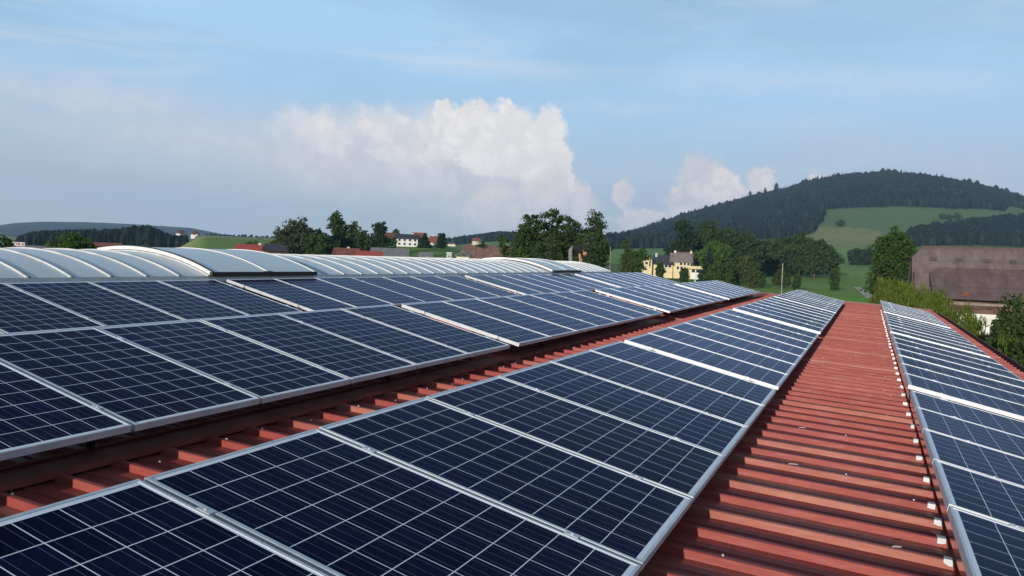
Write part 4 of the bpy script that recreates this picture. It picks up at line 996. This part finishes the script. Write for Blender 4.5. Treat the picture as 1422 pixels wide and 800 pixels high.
# the yellow house
yg = thing('yellow_house', 'yellow house with white balconies, chimneys and dark roofs below the grove', 'house', (0, 0, 0))
p = at(930, 372, 285); yg.location = (p.x, p.y, p.z-1.0); yg.rotation_euler = (0, 0, math.atan2(-p.x, p.y)); sc_ = p.dot(fwd)/F
def hpart(nm, mb, m, par=None): return mb.obj(nm, m, par or yg)
U = lambda px: (px-930)*sc_; V_ = lambda py: (373-py)*sc_+0.6
def gable_block(x0, x1, y0, y1, zw, zr, axis, wall_m, roof_m, over=.5):
    b = MB(); b.box(x0, x1, y0, y1, -3, zw); r = MB(); th = .2
    if axis == 'x':
        ym = (y0+y1)/2
        for xx in (x0+.002, x1-.002): b.add([(xx, y0, zw), (xx, y1, zw), (xx, ym, zr-.05)], [(0, 1, 2)])
        sl = (zr-zw)/(ym-y0)
        for ya, sgn in ((y0-over, 1), (y1+over, -1)):
            r.slab([(x0-over, ya, zw-over*sl+th), (x1+over, ya, zw-over*sl+th), (x1+over, ym, zr+th), (x0-over, ym, zr+th)][::sgn], th)
    else:
        xm = (x0+x1)/2; sl = (zr-zw)/(xm-x0)
        for yy in (y0+.002, y1-.002): b.add([(x0, yy, zw), (x1, yy, zw), (xm, yy, zr-.05)], [(0, 1, 2)])
        for xa, sgn in ((x0-over, -1), (x1+over, 1)):
            r.slab([(xa, y0-over, zw-over*sl+th), (xa, y1+over, zw-over*sl+th), (xm, y1+over, zr+th), (xm, y0-over, zr+th)][::sgn], th)
    w = hpart('wall', b, wall_m); ro = hpart('roof', r, roof_m); return w, ro
def win(x, y, z, w, h, face='y'):
    f = MB(); g = MB(); f.box(x-w/2-.1, x+w/2+.1, y-.07, y-.003, z-h/2-.1, z+h/2+.1); g.box(x-w/2, x+w/2, y-.10, y-.071, z-h/2, z+h/2)
    fo2 = hpart('window', f, M_WHITE); g.obj('pane', M_GLASS, fo2)
# front left wing: gable turned to the camera; long dark roof to its right; then the taller main block and a rear block
gable_block(U(892), U(906), -4.5, 1.5, V_(361), V_(354.5), 'y', M_YELLOW, M_TILE_DARK, .35)
win(U(898.5), -4.5, V_(360), .7, .7); win(U(898.5), -4.5, V_(366), .9, .9); win(U(903), -4.5, V_(368), .5, 1.2)
w1_, r1_ = gable_block(U(906)+.4, U(934), -2.5, 4.5, V_(366.5), V_(355), 'x', M_YELLOW, M_TILE_DARK, .35)
MB().box(U(911)-.35, U(911)+.35, .2, .9, V_(358), V_(351.5)).obj('chimney', M_WALL, r1_)
win(U(925), -2.5, V_(369), 1.0, .9); win(U(930), -2.5, V_(369), 1.0, .9)
w2_, r2_ = gable_block(U(932), U(958), -1.5, 6.5, V_(362), V_(351), 'x', M_YELLOW, mat('grey_brown_tiles', (0.20, 0.165, 0.145), .8, 0, .2, 1.5), .6)
for q in (945, 950, 955): win(U(q), -1.5, V_(365), .8, 1.0)
for q in (941, 946, 951): win(U(q), -1.5, V_(371), .8, 1.0)
MB().box(U(936.5)-.35, U(936.5)+.35, 2.6, 3.3, V_(353), V_(347)).obj('chimney', M_WHITE, r2_)
w3_, r3_ = gable_block(U(940), U(963), 7.2, 13, V_(358), V_(349), 'x', M_YELLOW, M_TILE_RED, .6)
MB().box(U(959)-.3, U(959)+.3, 9, 9.6, V_(352), V_(346.8)).obj('chimney', M_WHITE, r3_)
bal = MB(); bal.box(U(951), U(974), -2.9, -1.7, V_(371.6), V_(370.9)); bal.box(U(951), U(974), -2.95, -2.88, V_(370.8), V_(367.8)); hpart('balcony', bal, M_YELLOW)
bal = MB(); bal.box(U(955), U(962), 5.6, 6.9, V_(360.6), V_(360)); bal.box(U(955), U(962), 5.55, 5.62, V_(359.9), V_(357.6)); hpart('balcony', bal, M_WHITE)
gw = MB(); gw.box(U(958.2), U(972), -1.6, 4, -3, V_(371.8)); hpart('ground_floor', gw, M_WHITE)
win(U(962), -1.6, V_(374.5), 1.1, 1.0); win(U(968), -1.6, V_(374.5), 1.1, 1.0)
# small barn hut with a pale roof behind the meadow
house('field_hut', 'low hut with a wide pale sheet roof at the meadow top', 1203, 366, None, 13.0, 11.0, 1.4, 4.0, -14, M_BOARD, mat('pale_hut_roof', (0.55, 0.50, 0.48), 0.7, 0, .15, 1), 0.5, [('f', -1, .2, .6, .5)], (), .4, None, cat='hut')

# ------------------------------------------------------------------ the old barn
def mat_eternit(nm, k, w=1.0):
    m = bpy.data.materials.new(nm); m.use_nodes = True; N = NT(m.node_tree); b = N.n['Principled BSDF']
    tc = N.new('ShaderNodeTexCoord'); o = tc.outputs['Object']; x, y, z = N.sep(o)
    n1 = N.noise(N.mapping(o, (1.2, .3, .5)), 1.3, 6, .65); n2 = N.noise(N.mapping(o, (5, .25, .25)), 1.0, 5, .7)
    c = N.mix(N.step(n1, .3, .7), (0.135*k, 0.105*k*w, 0.098*k*w), (0.205*k, 0.160*k*w, 0.148*k*w))
    c = N.mix(N.step(n2, .5, .8, 0, .55), c, (0.10, 0.065, 0.058))
    row_ = N.m('LESS_THAN', N.m('FRACT', N.m('MULTIPLY', z, 0.95)), .05); c = N.mix(N.m('MULTIPLY', row_, .45), c, (0.06, 0.045, 0.042))
    N.put(b.inputs['Base Color'], c); b.inputs['Roughness'].default_value = .85; b.inputs['Specular IOR Level'].default_value = .2
    return m
M_ETER = mat_eternit('weathered_corrugated_sheets', 1.0, 0.97); M_ETER2 = mat_eternit('browned_corrugated_sheets', 1.0, 0.84)
barn = thing('old_barn', 'old barn with a huge weathered brown grey roof and white ground floor wall', 'barn', (0, 75, -6.5))
bx0, bx1 = 3.35, 24.0
BZ = 6.5
slope_y = lambda z: (z+1.75)*1.42       # main roof: z above eye -> local y
slp = 0.041                              # the barn stands slightly turned; ridge runs down to the right in the picture through its own yaw
def roof_grid(fn, nu, nv, m, name, parent, amp=0.030, wave=0.177):
    pass
def corr_sheet(poly_fn, x0, x1, name, par, m, wave=0.21, amp=0.022):
    """corrugated sheet; poly_fn(x) -> list of (y, z) from eave to ridge"""
    s = MB(); nx = int((x1-x0)/(wave/4)); cols = []
    for i in range(nx+1):
        x = x0+(x1-x0)*i/nx; off = amp*math.cos(2*math.pi*x/wave)
        cols.append([(x, y-off*.57, z+off*.82+BZ) for y, z in poly_fn(x)])
    k = len(cols[0]); vs = [v for c in cols for v in c]
    s.add(vs, [(i*k+j, (i+1)*k+j, (i+1)*k+j+1, i*k+j+1) for i in range(nx) for j in range(k-1)])
    return s.obj(name, m, par)
RZ = 2.10
def main_poly(x):
    cut = np.clip((x-bx0)/0.85, 0, 1)        # half hip at the left verge
    zt = 1.12+(RZ-1.12)*cut
    return [(slope_y(-1.95), -1.95), (slope_y(0), 0.0), (slope_y(zt), zt)]
br = corr_sheet(main_poly, bx0, bx1, 'roof', barn, M_ETER)
bk = MB(); yr = slope_y(RZ)
bk.quad((bx0+.85, yr, RZ+BZ), (bx1, yr, RZ+BZ), (bx1, yr+6.5, -2.2+BZ), (bx0+.85, yr+6.5, -2.2+BZ))
bk.add([(bx0, slope_y(1.12), 1.12+BZ), (bx0+.85, yr, RZ+BZ), (bx0, 2*yr-slope_y(1.12), 1.12+BZ)], [(0, 1, 2)])
bk.quad((bx0, 2*yr-slope_y(1.12), 1.12+BZ), (bx0+.85, yr, RZ+BZ), (bx0+.85, yr+6.5, -2.2+BZ), (bx0, yr+6.5, -2.2+BZ))
bk.obj('rear_roof', M_ETER, barn)
MB().tube([(bx0+.8, yr, RZ+.03+BZ), (bx1, yr, RZ+.03+BZ)], .10, 8).obj('ridge_cap', mat('dark_ridge_tiles', (0.10, 0.06, 0.05), .8), barn)
# front lean-to roof with its rounded left hip
FZT, FZE, FY0 = 0.34, -2.10, slope_y(0.34)
fy = lambda z: FY0-(FZT-z)*3.4
fx0 = 4.62
def front_poly(x):
    t = np.clip((x-fx0)/0.95, 0, 1); zt = -0.18+(FZT+.18)*math.sin(t*math.pi/2)
    zt = min(zt, FZT)
    return [(fy(FZE), FZE), (fy(-1.0), -1.0), (fy(zt), zt)]
fr2 = corr_sheet(front_poly, fx0, bx1, 'lean_to_roof', barn, M_ETER2)
for px, py in ((1296, 360), (1332, 361.5), (1370, 363), (1407, 364.5), (1447, 366)):
    # dusty roof lights set in the main slope
    r = ray(px, py); s_ = None
    for d in np.linspace(70, 90, 400):
        q = r*(d/r.y)
        if q.y-75 > slope_y(q.z): s_ = q; break
    if s_ is None: continue
    x, z = s_.x, s_.z; y = slope_y(z); dy = .42*.55
    sk = MB(); sk.slab([(x-.27, y-dy*.9-.05, z-.17+BZ+.03), (x+.27, y-dy*.9-.05, z-.17+BZ+.03), (x+.27, y+dy*.9-.05, z+.17+BZ+.03), (x-.27, y+dy*.9-.05, z+.17+BZ+.03)], .03)
    sk.obj('roof_light', mat('dusty_roof_light', (0.085, 0.075, 0.055), .4), br)
r = ray(1332, 408); q = r*(73/r.y)
zq = -1.72; yq = fy(zq)-.05
sk = MB(); sk.slab([(6.62, yq-.42, zq-.18+BZ+.05), (7.2, yq-.42, zq-.18+BZ+.05), (7.2, yq+.42, zq+.18+BZ+.05), (6.62, yq+.42, zq+.18+BZ+.05)], .03)
sk.obj('rusty_patch', mat('rust_patch', (0.22, 0.075, 0.045), .8, 0, .3, 4), fr2)
# gable and walls
ds = MB(); ds.add([(fx0+.16, fy(-2.02), -2.06+BZ), (fx0+.16, slope_y(-2.02)-.05, -2.06+BZ), (fx0+.16, slope_y(-.15)-.06, -.22+BZ), (fx0+.16, fy(-.3), -.36+BZ)], [(0, 1, 2, 3)]); ds.obj('lean_to_shade', M_DARK, barn)  # near-black panel standing for the shade inside the open lean-to end
MB().box(bx0+.2, 6.2, slope_y(-1.95)+.5, slope_y(-1.95)+.7, 0, -1.75+BZ).obj('main_wall', M_BOARD, barn)
gb = MB(); xg = bx0+.12; y_e = slope_y(-1.9)+.15
gb.add([(xg, y_e+.3, 0), (xg, 2*yr-y_e, 0), (xg, 2*yr-y_e, -1.95+BZ), (xg, 2*yr-slope_y(1.0), 1.0+BZ), (xg, slope_y(1.0)+.3, 1.0+BZ), (xg, y_e+.3, -1.95+BZ)], [(0, 1, 2, 3, 4, 5)])
gb.obj('gable_wall', M_BOARD, barn)
MB().box(xg-.03, xg-.004, y_e+.6, y_e+3.6, 1.5, -.2+BZ).obj('gable_shade', M_DARK, barn)  # near-black slab painted for the shaded near part of the gable
wf = MB(); yw = fy(FZE)+.9
wf.box(5.75, bx1-.2, yw, yw+.25, 3.35, -2.45+BZ+.6); wf.obj('board_wall', mat('rusty_boards', (0.085, 0.040, 0.030), .8, 0, .5, 1.2, stretch=(.5, 1, 2)), barn)
MB().box(6.15, 9.75, yw-.42, yw-.003, 1.0, 3.34).obj('white_wall', mat('stained_white_render', (0.62, 0.60, 0.55), .9, 0, .15, 1.2, .3, 6), barn)
MB().box(9.76, bx1-.2, yw-.10, yw-.003, 0, 3.34).obj('lower_wall', M_BOARD, barn)
MB().box(5.75, 6.14, yw-.05, yw-.003, 0, 3.34).obj('corner_wall', M_BOARD, barn)
MB().box(5.75, bx1-.2, yw-.06, yw-.003, 3.95, 4.15).obj('wall_beam', mat('grey_beam', (0.22, 0.18, 0.16), .8), barn)


# power masts far away
def mast(label, px, base, top, d, w):
    p0 = at(px, base, d); p1 = at(px, top, d); t = thing('power_mast', label, 'mast', p0, math.atan2(-p0.x, p0.y), 'far power masts'); h = p1.z-p0.z
    MB().tube([(0, 0, -3), (0, 0, h)], [w, w*.35], 6).obj('shaft', M_WALL, t)
    for f_, l in ((.72, .16), (.86, .11)): MB().box(-h*l, h*l, -w*.3, w*.3, h*f_, h*f_+w*.6).obj('crossarm', M_WALL, t)
mast('hair thin grey mast on the far field left of the feathery tree', 367, 330, 318.5, 1300, .45)
mast('hair thin mast on the blue ridge above the tiny white farmhouse', 272, 326, 314, 1400, .4)

# ------------------------------------------------------------------ the worker bending down behind the skylight
M_SKIN = mat('bare_skin', (0.46, 0.22, 0.15), .55, 0, .06); M_SHIRT = mat('black_shirt', (0.010, 0.010, 0.011), .85); M_TROUS = mat('grey_trousers', (0.20, 0.18, 0.18), .85, 0, .12, 8)  # skin in a plain tone of its own
M_HAIR = mat('short_brown_hair', (0.10, 0.055, 0.035), .8)
def skin_mesh(name, joints, bones, root, mats, par, sub=2):
    me = bpy.data.meshes.new(name); me.from_pydata([j[0] for j in joints], bones, [])
    o = link(bpy.data.objects.new(name, me)); md = o.modifiers.new('skin', 'SKIN'); md.use_smooth_shade = True
    for i, j in enumerate(joints):
        sv = me.skin_vertices[0].data[i]; r = j[1]; sv.radius = r if hasattr(r, '__len__') else (r, r); sv.use_root = (i == root)
    sm = o.modifiers.new('sub', 'SUBSURF'); sm.levels = sub; sm.render_levels = sub
    dg = bpy.context.evaluated_depsgraph_get(); dg.update(); new = bpy.data.meshes.new_from_object(o.evaluated_get(dg))
    bpy.data.objects.remove(o); new.name = name
    for m in mats: new.materials.append(m)
    new.polygons.foreach_set('use_smooth', [True]*len(new.polygons))
    return link(bpy.data.objects.new(name, new), par)
hip_w = aty(792, 345.5, 33.0)
pz = far_z(hip_w.x)+0.0
per = thing('person', 'person in black shirt and grey trousers bending down behind the skylight', 'person', (hip_w.x, hip_w.y, pz), YAW)
hz_ = hip_w.z-pz-0.02
# local frame: x to the right in the picture, y away, z up
J = [((0.02, 0, hz_-.02), (.13, .16)), ((.14, 0, hz_+.06), (.125, .15)), ((.30, 0, hz_+.06), (.13, .17)), ((.44, 0, hz_-.01), (.10, .16)), ((.52, 0, hz_-.06), .058), ((.575, 0, hz_-.10), .06),
     ((-.0, -.10, hz_-.10), .10), ((.05, -.12, hz_*.5), .075), ((-.02, -.12, .10), .05), ((.12, -.13, .045), .045),
     ((-.0, .10, hz_-.10), .10), ((.04, .12, hz_*.5), .075), ((-.06, .13, .10), .05), ((.08, .14, .045), .045),
     ((.42, -.20, hz_-.05), .062), ((.40, -.23, hz_-.32), .046), ((.44, -.21, hz_-.56), .033),
     ((.42, .20, hz_-.05), .062), ((.47, .23, hz_-.32), .046), ((.54, .20, hz_-.55), .033)]
B = [(0, 1), (1, 2), (2, 3), (3, 4), (4, 5), (0, 6), (6, 7), (7, 8), (8, 9), (0, 10), (10, 11), (11, 12), (12, 13), (3, 14), (14, 15), (15, 16), (3, 17), (17, 18), (18, 19)]
body = skin_mesh('body', J, B, 0, [M_SKIN, M_SHIRT, M_TROUS], per)
mi = []
for pl in body.data.polygons:
    c = pl.center
    if c.x < .60 and c.z < hz_-.26 and c.x < .30 or (c.x < .075 and c.z < hz_+.2): mi.append(2 if c.x < .30 and c.z > .09 else 1)
    elif c.x < .50 and c.z > hz_-.20: mi.append(1)
    else: mi.append(0)
body.data.polygons.foreach_set('material_index', mi)
hd = Vector((.625, 0, hz_-.155))
bmh = bmesh.new(); bmesh.ops.create_icosphere(bmh, subdivisions=3, radius=1)
for v in bmh.verts:
    x, y, z = v.co; v.co = Vector((x*.115*(1+.10*(z < 0)), y*.085, z*.10))
    if x > .55 and abs(y) < .25: v.co.x += .0
me = bpy.data.meshes.new('head'); bmh.to_mesh(me); bmh.free()
# the head joins the body mesh so that the figure stays one continuous surface
def face_bits():
    s = MB()
    s.add([(0.0, -.018, -.085), (0.0, .018, -.085), (.03, 0, -.125), (.06, 0, -.098)], [(0, 1, 2), (0, 2, 3), (1, 3, 2), (0, 3, 1)])   # nose
    return s
bm = bmesh.new(); bm.from_mesh(body.data); k0_ = len(bm.verts)
bm2 = bmesh.new(); bm2.from_mesh(me)
mp = {}
for v in bm2.verts:
    mp[v.index] = bm.verts.new(hd+v.co)
for f in bm2.faces: nf = bm.faces.new([mp[v.index] for v in f.verts]); nf.material_index = 0; nf.smooth = True
nb = face_bits(); vv = [bm.verts.new(hd+Vector(v)) for v in nb.v]
for f in nb.f: bm.faces.new([vv[i] for i in f]).material_index = 0
for sy in (-1, 1):      # hands: palm with five fingers, reaching down to the glazing
    w = Vector(J[16][0] if sy < 0 else J[19][0]); 
    def tub(a, b, r0, r1):
        s = MB().tube([w+Vector(a), w+Vector(b)], [r0, r1], 6); q = [bm.verts.new(v) for v in s.v]
        for f in s.f: bm.faces.new([q[i] for i in f]).material_index = 0
    tub((0, 0, .01), (.02, 0, -.09), .030, .038)
    for k, (dy, ln) in enumerate(((-.028, .06), (-.009, .075), (.010, .07), (.028, .055))):
        tub((.02, dy, -.085), (.045, dy*1.15, -.085-ln*.6), .009, .0085); tub((.045, dy*1.15, -.085-ln*.6), (.075, dy*1.2, -.085-ln), .0085, .007)
    tub((.015, -sy*.03, -.03), (.055, -sy*.055, -.075), .011, .009)
    e = MB().add([(hd+Vector((-.01, sy*.083, -.01+a_)))[:] for a_ in (0, .05)]+[(hd+Vector((-.05, sy*.10, .03)))[:]], [(0, 1, 2)])
    q = [bm.verts.new(v) for v in e.v]; bm.faces.new(q).material_index = 0
bm.to_mesh(body.data); bm.free(); bm2.free()
body.data.update()
# short hair as its own cap over the back of the head
hb = bmesh.new(); bmesh.ops.create_icosphere(hb, subdivisions=3, radius=1)
bmesh.ops.delete(hb, geom=[v for v in hb.verts if (v.co.z*.6 - v.co.x*.35 < .12 and v.co.x > -.55)], context='VERTS')
for v in hb.verts: v.co = hd+Vector((v.co.x*.122, v.co.y*.091, v.co.z*.107))
me = bpy.data.meshes.new('hair'); hb.to_mesh(me); hb.free(); me.materials.append(M_HAIR); link(bpy.data.objects.new('hair', me), per)
